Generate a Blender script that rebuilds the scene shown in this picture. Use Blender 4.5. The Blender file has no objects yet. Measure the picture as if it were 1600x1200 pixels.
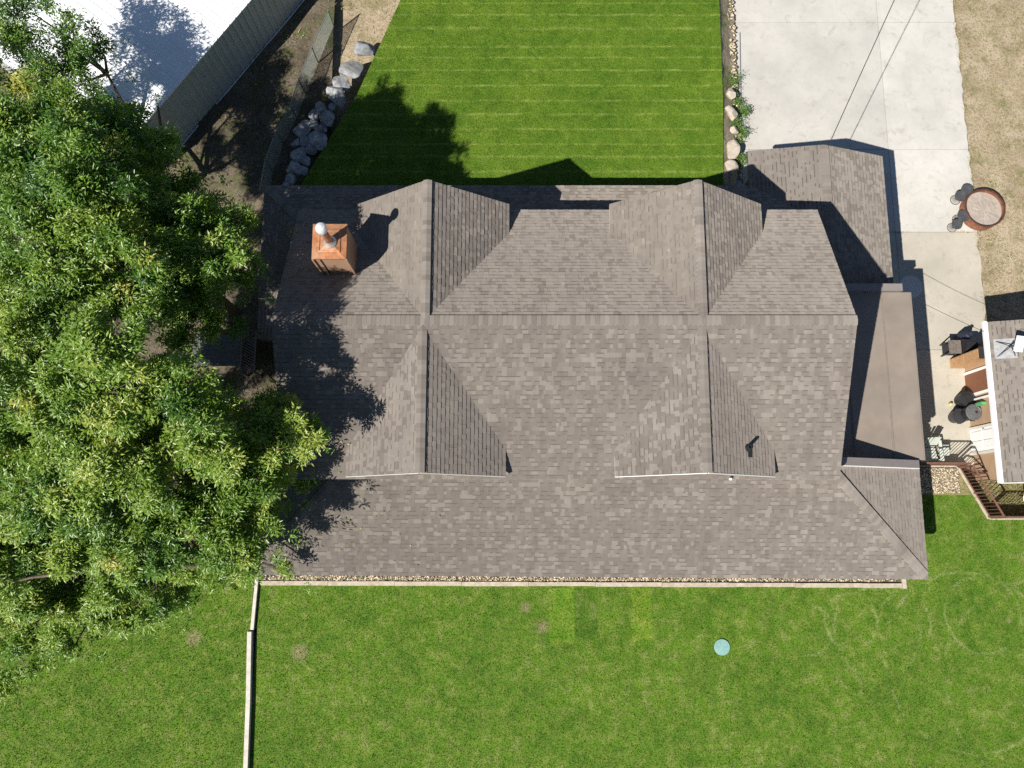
import bpy, math, random
import numpy as np
from mathutils import Vector, Matrix

random.seed(11)
rng = np.random.default_rng(11)
scene = bpy.context.scene
col = scene.collection

# ------------------------------------------------------------------ camera
cd = bpy.data.cameras.new('camera')
cam = bpy.data.objects.new('camera', cd)
col.objects.link(cam)
cam.location = (0, 0, 31)
cam.rotation_euler = (math.atan(229 / 1300), 0, 0)
cd.sensor_width = 36
cd.lens = 36 * 1300 / 1600
cd.clip_start = 0.5
cd.clip_end = 600
scene.camera = cam

# ------------------------------------------------------------------ light
SUN = Vector((-0.648, -0.563, 1.0)).normalized()
world = bpy.data.worlds.new('World')
scene.world = world
world.use_nodes = True
wn = world.node_tree
wn.nodes.clear()
sky = wn.nodes.new('ShaderNodeTexSky')
sky.sky_type = 'NISHITA'
sky.sun_disc = False
sky.sun_elevation = math.radians(49.4)
sky.sun_rotation = math.atan2(SUN.x, SUN.y)
sky.ozone_density = 4.0
sky.dust_density = 0.4
bg = wn.nodes.new('ShaderNodeBackground')
bg.inputs[1].default_value = 0.055
wo = wn.nodes.new('ShaderNodeOutputWorld')
wn.links.new(sky.outputs[0], bg.inputs[0])
wn.links.new(bg.outputs[0], wo.inputs[0])
ld = bpy.data.lights.new('sun', 'SUN')
ld.energy = 5.0
ld.angle = math.radians(0.5)
ld.color = (1.0, 0.955, 0.885)
sun = bpy.data.objects.new('sun', ld)
col.objects.link(sun)
sun.rotation_euler = SUN.to_track_quat('Z', 'Y').to_euler()
sun.location = (-20, -17, 40)
vs = scene.view_settings
vs.view_transform = 'Standard'
vs.look = 'None'
vs.exposure = 0.54
vs.gamma = 1
vs.use_curve_mapping = False
scene.cycles.max_bounces = 6
scene.cycles.diffuse_bounces = 2
scene.cycles.glossy_bounces = 2
scene.cycles.transmission_bounces = 4
scene.cycles.use_denoising = False


# ------------------------------------------------------------------ mesh helpers
class MB:
    """collects faces for ONE mesh"""

    def __init__(s):
        s.v, s.f, s.t, s.m = [], [], [], []

    def face(s, pts, mi=0, tint=0.5):
        b = len(s.v)
        s.v += [tuple(p) for p in pts]
        s.f.append(tuple(range(b, b + len(pts))))
        s.t.append(tint)
        s.m.append(mi)

    def quads(s, ring0, ring1, mi=0, tint=0.5, closed=True):
        n = len(ring0)
        for i in range(n if closed else n - 1):
            j = (i + 1) % n
            s.face([ring0[i], ring0[j], ring1[j], ring1[i]], mi, tint)

    def box(s, lo, hi, mi=0, tint=0.5, M=None):
        x0, y0, z0 = lo
        x1, y1, z1 = hi
        p = [Vector(q) for q in ((x0, y0, z0), (x1, y0, z0), (x1, y1, z0), (x0, y1, z0),
                                 (x0, y0, z1), (x1, y0, z1), (x1, y1, z1), (x0, y1, z1))]
        if M is not None:
            p = [M @ q for q in p]
        for q in ((0, 3, 2, 1), (4, 5, 6, 7), (0, 1, 5, 4), (1, 2, 6, 5), (2, 3, 7, 6), (3, 0, 4, 7)):
            s.face([p[i] for i in q], mi, tint)

    def bar(s, a, b, w, h=None, mi=0, tint=0.5, up=(0, 0, 1)):
        """box beam from a to b, w wide, h high"""
        a, b = Vector(a), Vector(b)
        h = w if h is None else h
        d = (b - a).normalized()
        up = Vector(up)
        if abs(d.dot(up)) > 0.98:
            up = Vector((0, 1, 0))
        sx = d.cross(up).normalized()
        sy = sx.cross(d).normalized()
        r0 = [a + sx * (w / 2 * i) + sy * (h / 2 * j) for i, j in ((-1, -1), (1, -1), (1, 1), (-1, 1))]
        r1 = [p + (b - a) for p in r0]
        s.quads(r0, r1, mi, tint)
        s.face(r0[::-1], mi, tint)
        s.face(r1, mi, tint)

    def tube(s, pts, rad, n=8, mi=0, tint=0.5, caps=True):
        pts = [Vector(p) for p in pts]
        if not hasattr(rad, '__len__'):
            rad = [rad] * len(pts)
        rings = []
        for i, p in enumerate(pts):
            d = (pts[min(i + 1, len(pts) - 1)] - pts[max(i - 1, 0)]).normalized()
            up = Vector((0, 0, 1)) if abs(d.z) < 0.95 else Vector((0, 1, 0))
            sx = d.cross(up).normalized()
            sy = sx.cross(d).normalized()
            rings.append([p + (sx * math.cos(2 * math.pi * k / n) + sy * math.sin(2 * math.pi * k / n)) * rad[i]
                          for k in range(n)])
        for a, b in zip(rings, rings[1:]):
            s.quads(a, b, mi, tint)
        if caps:
            s.face(rings[0][::-1], mi, tint)
            s.face(rings[-1], mi, tint)

    def lathe(s, prof, n=24, c=(0, 0), mi=0, tint=0.5, M=None, top=True):
        """prof: list of (r, z) from bottom to top"""
        rings = []
        for r, z in prof:
            ring = [Vector((c[0] + r * math.cos(2 * math.pi * k / n), c[1] + r * math.sin(2 * math.pi * k / n), z))
                    for k in range(n)]
            if M is not None:
                ring = [M @ q for q in ring]
            rings.append(ring)
        for a, b in zip(rings, rings[1:]):
            s.quads(a, b, mi, tint)
        if prof[0][0] > 1e-4:
            s.face(rings[0][::-1], mi, tint)
        if top and prof[-1][0] > 1e-4:
            s.face(rings[-1], mi, tint)

    def slab(s, pts, t, mi_top=0, mi_side=1):
        """polygon pts (counter-clockwise from above) thickened straight down"""
        pts = [Vector(p) for p in pts]
        dn = [p - Vector((0, 0, t)) for p in pts]
        s.face(pts, mi_top)
        s.face(dn[::-1], mi_side)
        s.quads(dn, pts, mi_side)

    def mesh(s, name, mats, smooth=False, merge=False):
        me = bpy.data.meshes.new(name)
        v = s.v
        f = s.f
        if merge:
            key, nv, mp = {}, [], []
            for p in v:
                k = (round(p[0], 4), round(p[1], 4), round(p[2], 4))
                if k not in key:
                    key[k] = len(nv)
                    nv.append(p)
                mp.append(key[k])
            keep = []
            for i, q in enumerate(f):
                r = []
                for a in q:
                    a = mp[a]
                    if not r or (r[-1] != a and r[0] != a):
                        r.append(a)
                keep.append(tuple(r))
            ok = [i for i, q in enumerate(keep) if len(q) >= 3]
            f = [keep[i] for i in ok]
            tt = [s.t[i] for i in ok]
            mm = [s.m[i] for i in ok]
            v = nv
        else:
            tt, mm = s.t, s.m
        me.from_pydata(v, [], f)
        a = me.attributes.new('tint', 'FLOAT', 'FACE')
        a.data.foreach_set('value', np.array(tt, dtype=np.float32))
        me.polygons.foreach_set('material_index', np.array(mm, dtype=np.int32))
        for m in mats:
            me.materials.append(m)
        if smooth:
            me.polygons.foreach_set('use_smooth', np.ones(len(f), dtype=bool))
        me.update()
        return me

    def build(s, name, mats, parent=None, inv=None, smooth=False, merge=False, kind=None):
        if not isinstance(mats, (list, tuple)):
            mats = [mats]
        o = bpy.data.objects.new(name, s.mesh(name, mats, smooth, merge))
        return link(o, parent, inv, kind)


def link(o, parent=None, inv=None, kind=None):
    col.objects.link(o)
    if parent is not None:
        o.parent = parent
        if inv is not None:
            o.matrix_parent_inverse = inv
    if kind:
        o['kind'] = kind
    return o


def np_mesh(name, verts, faces, tint, mats, smooth=False):
    """triangles from numpy arrays, tint per triangle"""
    me = bpy.data.meshes.new(name)
    nv, nf = len(verts), len(faces)
    me.vertices.add(nv)
    me.vertices.foreach_set('co', verts.astype(np.float32).ravel())
    me.loops.add(nf * 3)
    me.loops.foreach_set('vertex_index', faces.astype(np.int32).ravel())
    me.polygons.add(nf)
    me.polygons.foreach_set('loop_start', np.arange(0, nf * 3, 3, dtype=np.int32))
    me.update(calc_edges=True)
    a = me.attributes.new('tint', 'FLOAT', 'FACE')
    a.data.foreach_set('value', tint.astype(np.float32))
    for m in mats:
        me.materials.append(m)
    if smooth:
        me.polygons.foreach_set('use_smooth', np.ones(nf, dtype=bool))
    return me


def thing(name, label, cat, loc=(0, 0, 0), rz=0.0, group=None):
    o = bpy.data.objects.new(name, None)
    o.empty_display_size = 0.3
    col.objects.link(o)
    o.location = loc
    o.rotation_euler = (0, 0, rz)
    return tag(o, label, cat, group)


def tag(o, label, cat, group=None):
    o['label'] = label
    o['category'] = cat
    if group:
        o['group'] = group
    return o


def copy_tree(o, parent=None):
    c = o.copy()
    col.objects.link(c)
    if parent is not None:
        c.parent = parent
    for ch in [k for k in col.objects if k.parent == o]:
        copy_tree(ch, c)
    return c


def inverse_of(loc):
    return Matrix.Translation(-Vector(loc))


# ------------------------------------------------------------------ materials
def new_mat(name):
    m = bpy.data.materials.new(name)
    m.use_nodes = True
    nt = m.node_tree
    nt.nodes.clear()
    out = nt.nodes.new('ShaderNodeOutputMaterial')
    p = nt.nodes.new('ShaderNodeBsdfPrincipled')
    nt.links.new(p.outputs[0], out.inputs[0])
    return m, nt, p


class N:
    """tiny node-graph helper"""

    def __init__(s, nt):
        s.nt = nt

    def node(s, t, **kw):
        n = s.nt.nodes.new(t)
        for k, v in kw.items():
            setattr(n, k, v)
        return n

    def put(s, sock, v):
        if isinstance(v, bpy.types.NodeSocket):
            s.nt.links.new(v, sock)
        else:
            sock.default_value = v

    def pos(s):
        return s.node('ShaderNodeNewGeometry').outputs['Position']

    def attr(s, name):
        return s.node('ShaderNodeAttribute', attribute_name=name).outputs['Fac']

    def math(s, op, a, b=0.0, c=0.0, clamp=False):
        n = s.node('ShaderNodeMath', operation=op, use_clamp=clamp)
        s.put(n.inputs[0], a)
        s.put(n.inputs[1], b)
        s.put(n.inputs[2], c)
        return n.outputs[0]

    def noise(s, vec, scale, detail=3.0, rough=0.55, dist=0.0):
        n = s.node('ShaderNodeTexNoise')
        s.put(n.inputs['Vector'], vec)
        n.inputs['Scale'].default_value = scale
        n.inputs['Detail'].default_value = detail
        n.inputs['Roughness'].default_value = rough
        n.inputs['Distortion'].default_value = dist
        return n.outputs['Fac']

    def vor(s, vec, scale, feature='F1', out='Distance'):
        n = s.node('ShaderNodeTexVoronoi', feature=feature)
        s.put(n.inputs['Vector'], vec)
        n.inputs['Scale'].default_value = scale
        return n.outputs[out]

    def ramp(s, fac, stops, interp='LINEAR'):
        n = s.node('ShaderNodeValToRGB')
        n.color_ramp.interpolation = interp
        e = n.color_ramp.elements
        while len(e) < len(stops):
            e.new(0.5)
        for k, (p, c) in zip(e, stops):
            k.position = p
            if not hasattr(c, '__len__'):
                c = (c, c, c)
            k.color = (*c, 1)
        s.put(n.inputs[0], fac)
        return n.outputs[0]

    def mix(s, fac, a, b, mode='MIX'):
        n = s.node('ShaderNodeMix', data_type='RGBA', blend_type=mode)
        s.put(n.inputs[0], fac)
        s.put(n.inputs[6], a if isinstance(a, bpy.types.NodeSocket) else (*a, 1))
        s.put(n.inputs[7], b if isinstance(b, bpy.types.NodeSocket) else (*b, 1))
        return n.outputs[2]

    def sep(s, vec):
        n = s.node('ShaderNodeSeparateXYZ')
        s.put(n.inputs[0], vec)
        return n.outputs

    def comb(s, x, y, z):
        n = s.node('ShaderNodeCombineXYZ')
        s.put(n.inputs[0], x)
        s.put(n.inputs[1], y)
        s.put(n.inputs[2], z)
        return n.outputs[0]

    def bump(s, p, h, strength=0.4, dist=0.02):
        n = s.node('ShaderNodeBump')
        n.inputs['Strength'].default_value = strength
        n.inputs['Distance'].default_value = dist
        s.put(n.inputs['Height'], h)
        s.put(p.inputs['Normal'], n.outputs[0])

    def rand(s):
        return s.node('ShaderNodeObjectInfo').outputs['Random']


def simple(name, c, rough=0.7, var=0.12, scale=6.0, spec=0.3, metal=0.0, bump=0.0, bscale=60.0, dirt=None, tint=0.0):
    m, nt, p = new_mat(name)
    g = N(nt)
    pos = g.pos()
    n1 = g.noise(pos, scale, 5)
    lo = tuple(x * (1 - var) for x in c)
    hi = tuple(x * (1 + var) for x in c)
    colr = g.ramp(n1, [(0.3, lo), (0.7, hi)])
    if dirt:
        n2 = g.noise(pos, scale * 0.35, 6, 0.65)
        colr = g.mix(g.ramp(n2, [(0.48, 0.0), (0.7, 0.75)]), colr, dirt)
    if tint:
        t = g.attr('tint')
        f = g.math('MULTIPLY_ADD', t, 2 * tint, 1 - tint)
        colr = g.mix(1.0, colr, g.comb(f, f, f), 'MULTIPLY')
    g.put(p.inputs['Base Color'], colr)
    p.inputs['Roughness'].default_value = rough
    p.inputs['Specular IOR Level'].default_value = spec
    p.inputs['Metallic'].default_value = metal
    if bump:
        g.bump(p, g.noise(pos, bscale, 4), bump, 0.01)
    return m


def shingle_mat(name, k=1.0):
    m, nt, p = new_mat(name)
    g = N(nt)
    pos = g.pos()
    t = g.attr('tint')
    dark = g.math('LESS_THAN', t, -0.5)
    r = g.rand()
    tt = g.math('FRACT', g.math('ADD', g.math('ABSOLUTE', t), g.math('MULTIPLY', r, 0.9)))
    c = g.ramp(tt, [(0.0, (0.180 * k, 0.157 * k, 0.134 * k)), (0.25, (0.205 * k, 0.180 * k, 0.154 * k)),
                    (0.6, (0.227 * k, 0.200 * k, 0.172 * k)), (0.88, (0.242 * k, 0.214 * k, 0.185 * k)),
                    (1.0, (0.258 * k, 0.230 * k, 0.201 * k))])
    big = g.noise(pos, 0.55, 4, 0.6)
    c = g.mix(g.ramp(big, [(0.4, 0.0), (0.68, 0.55)]), c, g.mix(1.0, c, (0.86, 0.84, 0.88), 'MULTIPLY'))
    gran = g.noise(pos, 120, 3, 0.7)
    sx_, sy_, sz_ = g.sep(pos)[:3]
    streak = g.noise(g.comb(g.math('MULTIPLY', sx_, 3.0), g.math('MULTIPLY', sy_, 0.5), 0.0), 1.0, 4, 0.6)
    c = g.mix(1.0, c, g.ramp(streak, [(0.32, 0.90), (0.68, 1.08)]), 'MULTIPLY')
    c = g.mix(1.0, c, g.ramp(gran, [(0.3, 0.80), (0.7, 1.18)]), 'MULTIPLY')
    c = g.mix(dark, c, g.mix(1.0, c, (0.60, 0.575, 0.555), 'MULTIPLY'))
    g.put(p.inputs['Base Color'], c)
    p.inputs['Roughness'].default_value = 0.92
    p.inputs['Diffuse Roughness'].default_value = 1.0
    p.inputs['Specular IOR Level'].default_value = 0.15
    g.bump(p, gran, 0.35, 0.004)
    return m


def lawn_mat(name, rear):
    m, nt, p = new_mat(name)
    g = N(nt)
    pos = g.pos()
    x, y, z = g.sep(pos)[:3]
    flat = g.comb(x, y, 0.0)
    t = g.attr('tint')
    n0 = g.noise(flat, 0.45, 5, 0.6)
    n1 = g.noise(flat, 2.6, 6, 0.65)
    n2 = g.noise(flat, 14, 4, 0.7)
    if rear:
        a, b, d = (0.064, 0.134, 0.009), (0.110, 0.186, 0.014), (0.27, 0.29, 0.08)
    else:
        a, b, d = (0.062, 0.145, 0.009), (0.108, 0.198, 0.014), (0.28, 0.29, 0.11)
    c = g.mix(g.ramp(n0, [(0.35, 0.0), (0.68, 1.0)]), a, b)
    c = g.mix(g.ramp(n1, [(0.40, 0.0), (0.68, 0.9)]), c, b if rear else (0.145, 0.205, 0.030))
    dry = g.math('MULTIPLY', g.ramp(n1, [(0.51, 0.0), (0.72, 0.85)]), g.ramp(n0, [(0.42, 0.0), (0.6, 1.0)]))
    c = g.mix(g.math('MULTIPLY', dry, 0.35 if rear else 0.75), c, d)
    if rear:
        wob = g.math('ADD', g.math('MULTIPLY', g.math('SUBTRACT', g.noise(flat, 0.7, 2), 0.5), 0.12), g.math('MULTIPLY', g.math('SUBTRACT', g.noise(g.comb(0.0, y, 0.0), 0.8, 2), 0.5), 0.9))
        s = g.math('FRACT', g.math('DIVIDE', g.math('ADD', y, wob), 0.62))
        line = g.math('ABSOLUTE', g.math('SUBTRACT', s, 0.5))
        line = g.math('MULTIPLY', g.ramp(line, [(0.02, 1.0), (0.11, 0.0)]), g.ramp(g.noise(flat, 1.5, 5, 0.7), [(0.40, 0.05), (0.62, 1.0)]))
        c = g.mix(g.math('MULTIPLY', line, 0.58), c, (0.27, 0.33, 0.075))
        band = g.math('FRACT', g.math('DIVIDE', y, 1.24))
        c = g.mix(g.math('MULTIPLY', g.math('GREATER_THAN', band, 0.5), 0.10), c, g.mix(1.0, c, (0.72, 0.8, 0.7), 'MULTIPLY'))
    else:
        # pale arcs worn by the mower where it turns
        arcs = None
        warp = g.math('MULTIPLY', g.math('SUBTRACT', g.noise(flat, 1.3, 3), 0.5), 0.25)
        for cx, cy, r in ((12.2, -3.2, 0.95), (14.1, -3.3, 1.0), (13.1, -3.6, 1.55), (17.0, -3.0, 1.35), (10.6, -3.5, 0.9),
                          (16.4, -4.6, 3.1), (19.0, -5.4, 3.6)):
            dx = g.math('SUBTRACT', x, cx)
            dy = g.math('SUBTRACT', y, cy)
            dd = g.math('SQRT', g.math('ADD', g.math('MULTIPLY', dx, dx), g.math('MULTIPLY', dy, dy)))
            ring = g.math('ABSOLUTE', g.math('SUBTRACT', g.math('ADD', dd, warp), r))
            ring = g.ramp(ring, [(0.02, 1.0), (0.085, 0.0)])
            ang = g.ramp(g.noise(g.comb(g.math('ADD', x, cx), y, 0.0), 0.9, 2), [(0.44, 0.0), (0.58, 1.0)])
            ring = g.math('MULTIPLY', ring, ang)
            arcs = ring if arcs is None else g.math('MAXIMUM', arcs, ring)
        arcs = g.math('MULTIPLY', arcs, g.ramp(n2, [(0.35, 0.2), (0.6, 1.0)]))
        c = g.mix(g.math('MULTIPLY', arcs, 0.40), c, (0.36, 0.38, 0.17))
        for bx_, by_, br_ in ((0.48, -2.72, 0.24), (1.08, -3.42, 0.30), (17.9, -3.2, 0.13), (-11.4, -3.8, 0.35), (-7.6, -4.3, 0.4)):
            dx = g.math('SUBTRACT', x, bx_)
            dy = g.math('SUBTRACT', y, by_)
            dd = g.math('SQRT', g.math('ADD', g.math('MULTIPLY', dx, dx), g.math('MULTIPLY', dy, dy)))
            dd = g.math('ADD', g.math('DIVIDE', dd, br_), g.math('MULTIPLY', g.math('SUBTRACT', n2, 0.5), 1.6))
            c = g.mix(g.math('MULTIPLY', g.ramp(dd, [(0.35, 1.0), (1.0, 0.0)]), 0.6), c, (0.30, 0.235, 0.14))
        # two squares of newer sod
        for x0, x1, y0, y1, tone in ((1.35, 2.25, -4.0, -2.05, (1.25, 1.25, 1.0)), (4.3, 5.05, -3.9, -2.0, (1.3, 1.2, 1.0)),
                                     (2.25, 3.1, -3.8, -2.1, (0.72, 0.8, 0.75)), (5.05, 7.2, -3.6, -2.2, (0.9, 0.95, 0.85))):
            wx = g.math('ADD', x, g.math('MULTIPLY', g.math('SUBTRACT', n2, 0.5), 0.15))
            wy = g.math('ADD', y, g.math('MULTIPLY', g.math('SUBTRACT', n1, 0.5), 0.5))
            i = g.math('MULTIPLY', g.math('MULTIPLY', g.math('GREATER_THAN', wx, x0), g.math('LESS_THAN', wx, x1)),
                       g.math('MULTIPLY', g.math('GREATER_THAN', wy, y0), g.math('LESS_THAN', wy, y1)))
            c = g.mix(g.math('MULTIPLY', i, 0.85), c, g.mix(1.0, c, tone, 'MULTIPLY'))
    mid = g.noise(flat, 1.15, 6, 0.72, 0.3)
    c = g.mix(1.0, c, g.ramp(mid, [(0.30, (0.74, 0.80, 0.70)), (0.5, (1.0, 1.0, 1.0)), (0.70, (1.16, 1.12, 1.15))]), 'MULTIPLY')
    v = g.math('MULTIPLY_ADD', t, 0.5, 0.78)
    c = g.mix(1.0, c, g.comb(v, v, v), 'MULTIPLY')
    c = g.mix(1.0, c, g.ramp(n2, [(0.25, 0.72), (0.75, 1.28)]), 'MULTIPLY')
    g.put(p.inputs['Base Color'], c)
    p.inputs['Roughness'].default_value = 0.75
    p.inputs['Specular IOR Level'].default_value = 0.2
    g.bump(p, g.math('ADD', g.noise(flat, 40, 4, 0.7), g.math('MULTIPLY', n1, 2.0)), 0.7, 0.05)
    return m


def leaf_mat(name):
    m, nt, p = new_mat(name)
    g = N(nt)
    t = g.attr('tint')
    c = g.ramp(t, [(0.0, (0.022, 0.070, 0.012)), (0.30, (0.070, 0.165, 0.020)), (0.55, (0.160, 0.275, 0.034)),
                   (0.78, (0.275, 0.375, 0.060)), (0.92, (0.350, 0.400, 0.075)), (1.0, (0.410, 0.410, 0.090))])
    g.put(p.inputs['Base Color'], c)
    p.inputs['Roughness'].default_value = 0.36
    p.inputs['Specular IOR Level'].default_value = 0.6
    tr = nt.nodes.new('ShaderNodeBsdfTranslucent')
    g.put(tr.inputs[0], g.mix(1.0, c, (1.15, 1.25, 0.6), 'MULTIPLY'))
    mx = nt.nodes.new('ShaderNodeMixShader')
    mx.inputs[0].default_value = 0.34
    nt.links.new(p.outputs[0], mx.inputs[1])
    nt.links.new(tr.outputs[0], mx.inputs[2])
    out = [n for n in nt.nodes if n.type == 'OUTPUT_MATERIAL'][0]
    nt.links.new(mx.outputs[0], out.inputs[0])
    return m


def concrete_mat(name, base):
    m, nt, p = new_mat(name)
    g = N(nt)
    pos = g.pos()
    n1 = g.noise(pos, 0.6, 6, 0.62)
    n2 = g.noise(pos, 5, 6, 0.7)
    n3 = g.noise(pos, 60, 3, 0.6)
    r = g.rand()
    c = g.ramp(n1, [(0.3, tuple(v * 0.86 for v in base)), (0.7, tuple(v * 1.08 for v in base))])
    v = g.math('MULTIPLY_ADD', r, 0.12, 0.94)
    c = g.mix(1.0, c, g.comb(v, v, v), 'MULTIPLY')
    c = g.mix(g.ramp(n2, [(0.52, 0.0), (0.78, 0.5)]), c, (base[0] * 0.72, base[1] * 0.70, base[2] * 0.62))
    st = g.noise(pos, 1.9, 6, 0.75, 0.6)
    c = g.mix(g.ramp(st, [(0.56, 0.0), (0.74, 0.6)]), c, (base[0] * 0.52, base[1] * 0.49, base[2] * 0.43))
    c = g.mix(1.0, c, g.ramp(n3, [(0.3, 0.90), (0.7, 1.08)]), 'MULTIPLY')
    g.put(p.inputs['Base Color'], c)
    p.inputs['Roughness'].default_value = 0.9
    p.inputs['Specular IOR Level'].default_value = 0.2
    g.bump(p, n3, 0.3, 0.005)
    return m


def soil_mat(name, a, b, dk, gr, gamt):
    m, nt, p = new_mat(name)
    g = N(nt)
    pos = g.pos()
    n1 = g.noise(pos, 0.8, 6, 0.65)
    n2 = g.noise(pos, 9, 5, 0.75)
    n3 = g.noise(pos, 32, 4, 0.75)
    c = g.ramp(n1, [(0.35, a), (0.65, b)])
    c = g.mix(g.ramp(n2, [(0.50, 0.0), (0.64, 0.85)]), c, dk)
    c = g.mix(g.ramp(g.noise(pos, 4.2, 5, 0.75), [(0.60, 0.0), (0.68, 0.8)]), c, dk)
    c = g.mix(g.math('MULTIPLY', g.ramp(g.noise(pos, 1.3, 5, 0.7), [(0.5, 0.0), (0.66, 1.0)]), gamt), c, gr)
    c = g.mix(1.0, c, g.ramp(n3, [(0.3, 0.65), (0.72, 1.3)]), 'MULTIPLY')
    g.put(p.inputs['Base Color'], c)
    p.inputs['Roughness'].default_value = 0.95
    p.inputs['Specular IOR Level'].default_value = 0.1
    g.bump(p, g.math('ADD', n2, n3), 0.8, 0.05)
    return m


M_SH = shingle_mat('asphalt shingle', 1.05)
M_SHC = shingle_mat('asphalt shingle carport', 0.93)
M_DECK = simple('roof underlay', (0.07, 0.06, 0.055), 0.9)
M_TRIM = simple('cream trim', (0.62, 0.58, 0.52), 0.55, 0.06)
M_WHITE = simple('white trim', (0.80, 0.79, 0.76), 0.5, 0.04)
M_BROWN = simple('brown fascia', (0.13, 0.085, 0.06), 0.6)
M_SIDING = simple('tan siding', (0.36, 0.25, 0.165), 0.7, 0.08, 3)
M_MEMB = simple('brown roof membrane', (0.228, 0.190, 0.155), 0.8, 0.12, 1.2, bump=0.2, bscale=25, dirt=(0.188, 0.160, 0.135))
M_SEAM = simple('membrane seam', (0.205, 0.172, 0.143), 0.8, 0.15, 8)
M_CAP = simple('grey flashing', (0.215, 0.188, 0.175), 0.6, 0.05)
M_COPPER = simple('rust orange sheet metal', (0.42, 0.175, 0.075), 0.45, 0.35, 6, 0.5, 0.25, dirt=(0.40, 0.27, 0.18))
M_FLUE = simple('brown flue metal', (0.42, 0.27, 0.18), 0.35, 0.45, 12, 0.5, 0.7, dirt=(0.12, 0.06, 0.04))  # brown metal mottled with a darker brown
M_CHIM = simple('brown chimney cladding', (0.38, 0.235, 0.150), 0.55, 0.06, 2)
M_GALV = simple('galvanised metal', (0.46, 0.43, 0.39), 0.38, 0.12, 9, 0.5, 0.55)
M_CAPW = simple('pale metal cap', (0.72, 0.73, 0.75), 0.4, 0.08, 9, 0.5, 0.3)
M_BLACK = simple('black plastic', (0.018, 0.018, 0.02), 0.5, 0.2, 9, 0.4)
M_BLACKM = simple('black metal', (0.03, 0.03, 0.032), 0.45, 0.2, 9, 0.5)
M_CONC = concrete_mat('pale concrete', (0.478, 0.460, 0.418))
M_CONC2 = concrete_mat('warm concrete', (0.44, 0.405, 0.335))
M_REAR = lawn_mat('mown lawn behind', True)
M_FRONT = lawn_mat('patchy lawn in front', False)
M_LEAF = leaf_mat('leaf')
M_BARK = simple('bark', (0.12, 0.092, 0.07), 0.9, 0.35, 14, 0.1, bump=0.6, bscale=40)
M_PADC = concrete_mat('newer concrete', (0.60, 0.585, 0.54))
M_DIRT = soil_mat('dry sandy ground', (0.36, 0.285, 0.185), (0.50, 0.41, 0.285), (0.20, 0.16, 0.09), (0.16, 0.16, 0.05), 0.65)
M_YARD = soil_mat('bare yard with painted shade', (0.105, 0.085, 0.06), (0.22, 0.18, 0.13), (0.05, 0.042, 0.03), (0.085, 0.115, 0.03), 0.8)  # soil colour darkened for tree shade, its paler patches painted as sun spots
M_WEEDG = soil_mat('weedy ground', (0.24, 0.22, 0.10), (0.34, 0.28, 0.15), (0.13, 0.15, 0.04), (0.12, 0.17, 0.03), 0.9)
M_ROCK = simple('grey boulder', (0.26, 0.265, 0.27), 0.85, 0.45, 5, 0.2, bump=0.8, bscale=18, dirt=(0.16, 0.16, 0.13))
M_ROCKT = simple('tan boulder', (0.42, 0.37, 0.31), 0.85, 0.2, 6, 0.2, bump=0.8, bscale=18, dirt=(0.38, 0.30, 0.21))
M_PEB = simple('pebble', (0.42, 0.35, 0.25), 0.8, 0.3, 4, 0.2, tint=0.6)
M_TIMBER = simple('weathered timber', (0.43, 0.375, 0.295), 0.85, 0.18, 8, 0.15, bump=0.4, bscale=30, dirt=(0.28, 0.22, 0.15))
M_TIMW = simple('pale painted timber', (0.54, 0.50, 0.44), 0.8, 0.12, 8, 0.2, bump=0.3, bscale=30, dirt=(0.42, 0.37, 0.30))
M_STEELW = simple('white sheet roofing', (0.80, 0.81, 0.82), 0.45, 0.05, 2, 0.4)
M_STEELG = simple('grey green sheet wall', (0.42, 0.45, 0.41), 0.5, 0.08, 2, 0.4)
M_RUST = simple('rusty steel', (0.24, 0.105, 0.06), 0.75, 0.35, 6, 0.3, 0.2, bump=0.3, bscale=40, dirt=(0.16, 0.07, 0.045))
M_RUSTD = simple('dark rusty rim', (0.10, 0.045, 0.032), 0.65, 0.35, 6, 0.3, 0.3)
M_ASH = simple('pale ash', (0.35, 0.30, 0.255), 0.95, 0.12, 3, 0.05, bump=0.6, bscale=12, dirt=(0.33, 0.26, 0.205))
M_WIRE = simple('dark wire', (0.035, 0.035, 0.038), 0.45, 0.2, 9, 0.5, 0.4)
M_LID = simple('teal plastic lid', (0.20, 0.36, 0.33), 0.55, 0.12, 10, 0.3, dirt=(0.27, 0.36, 0.30))
M_RAIL = simple('red brown railing paint', (0.17, 0.085, 0.06), 0.5, 0.2, 9, 0.4)
M_CHAIR = simple('pale sage paint', (0.50, 0.53, 0.46), 0.6, 0.06, 9, 0.3)
M_WOOD = simple('orange brown wood', (0.46, 0.27, 0.135), 0.6, 0.18, 7, 0.3)
M_DARKW = simple('dark deck board', (0.15, 0.135, 0.13), 0.85, 0.25, 9, 0.2)
M_BDOOR = simple('brown door paint', (0.20, 0.085, 0.045), 0.55, 0.06, 4, 0.3)
M_BIN = simple('grey plastic lid', (0.10, 0.10, 0.105), 0.45, 0.25, 12, 0.5)
M_GREEN = simple('green plastic', (0.10, 0.36, 0.13), 0.5, 0.1, 9, 0.4)
M_GUTTER = simple('white gutter', (0.82, 0.82, 0.80), 0.4, 0.03, 3, 0.4)
M_PIPE = simple('black vent pipe', (0.02, 0.022, 0.024), 0.5, 0.2, 9, 0.4)
M_CABLE = simple('grey cable', (0.34, 0.34, 0.35), 0.5, 0.1, 9, 0.4)
M_FENCE = simple('galvanised fence wire', (0.20, 0.23, 0.21), 0.5, 0.2, 9, 0.4, 0.3)
M_GREYB = simple('weathered grey board', (0.10, 0.10, 0.105), 0.8, 0.25, 9)
M_GRAYM = simple('dull grey mat', (0.33, 0.33, 0.33), 0.7, 0.2, 12, 0.2)
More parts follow.
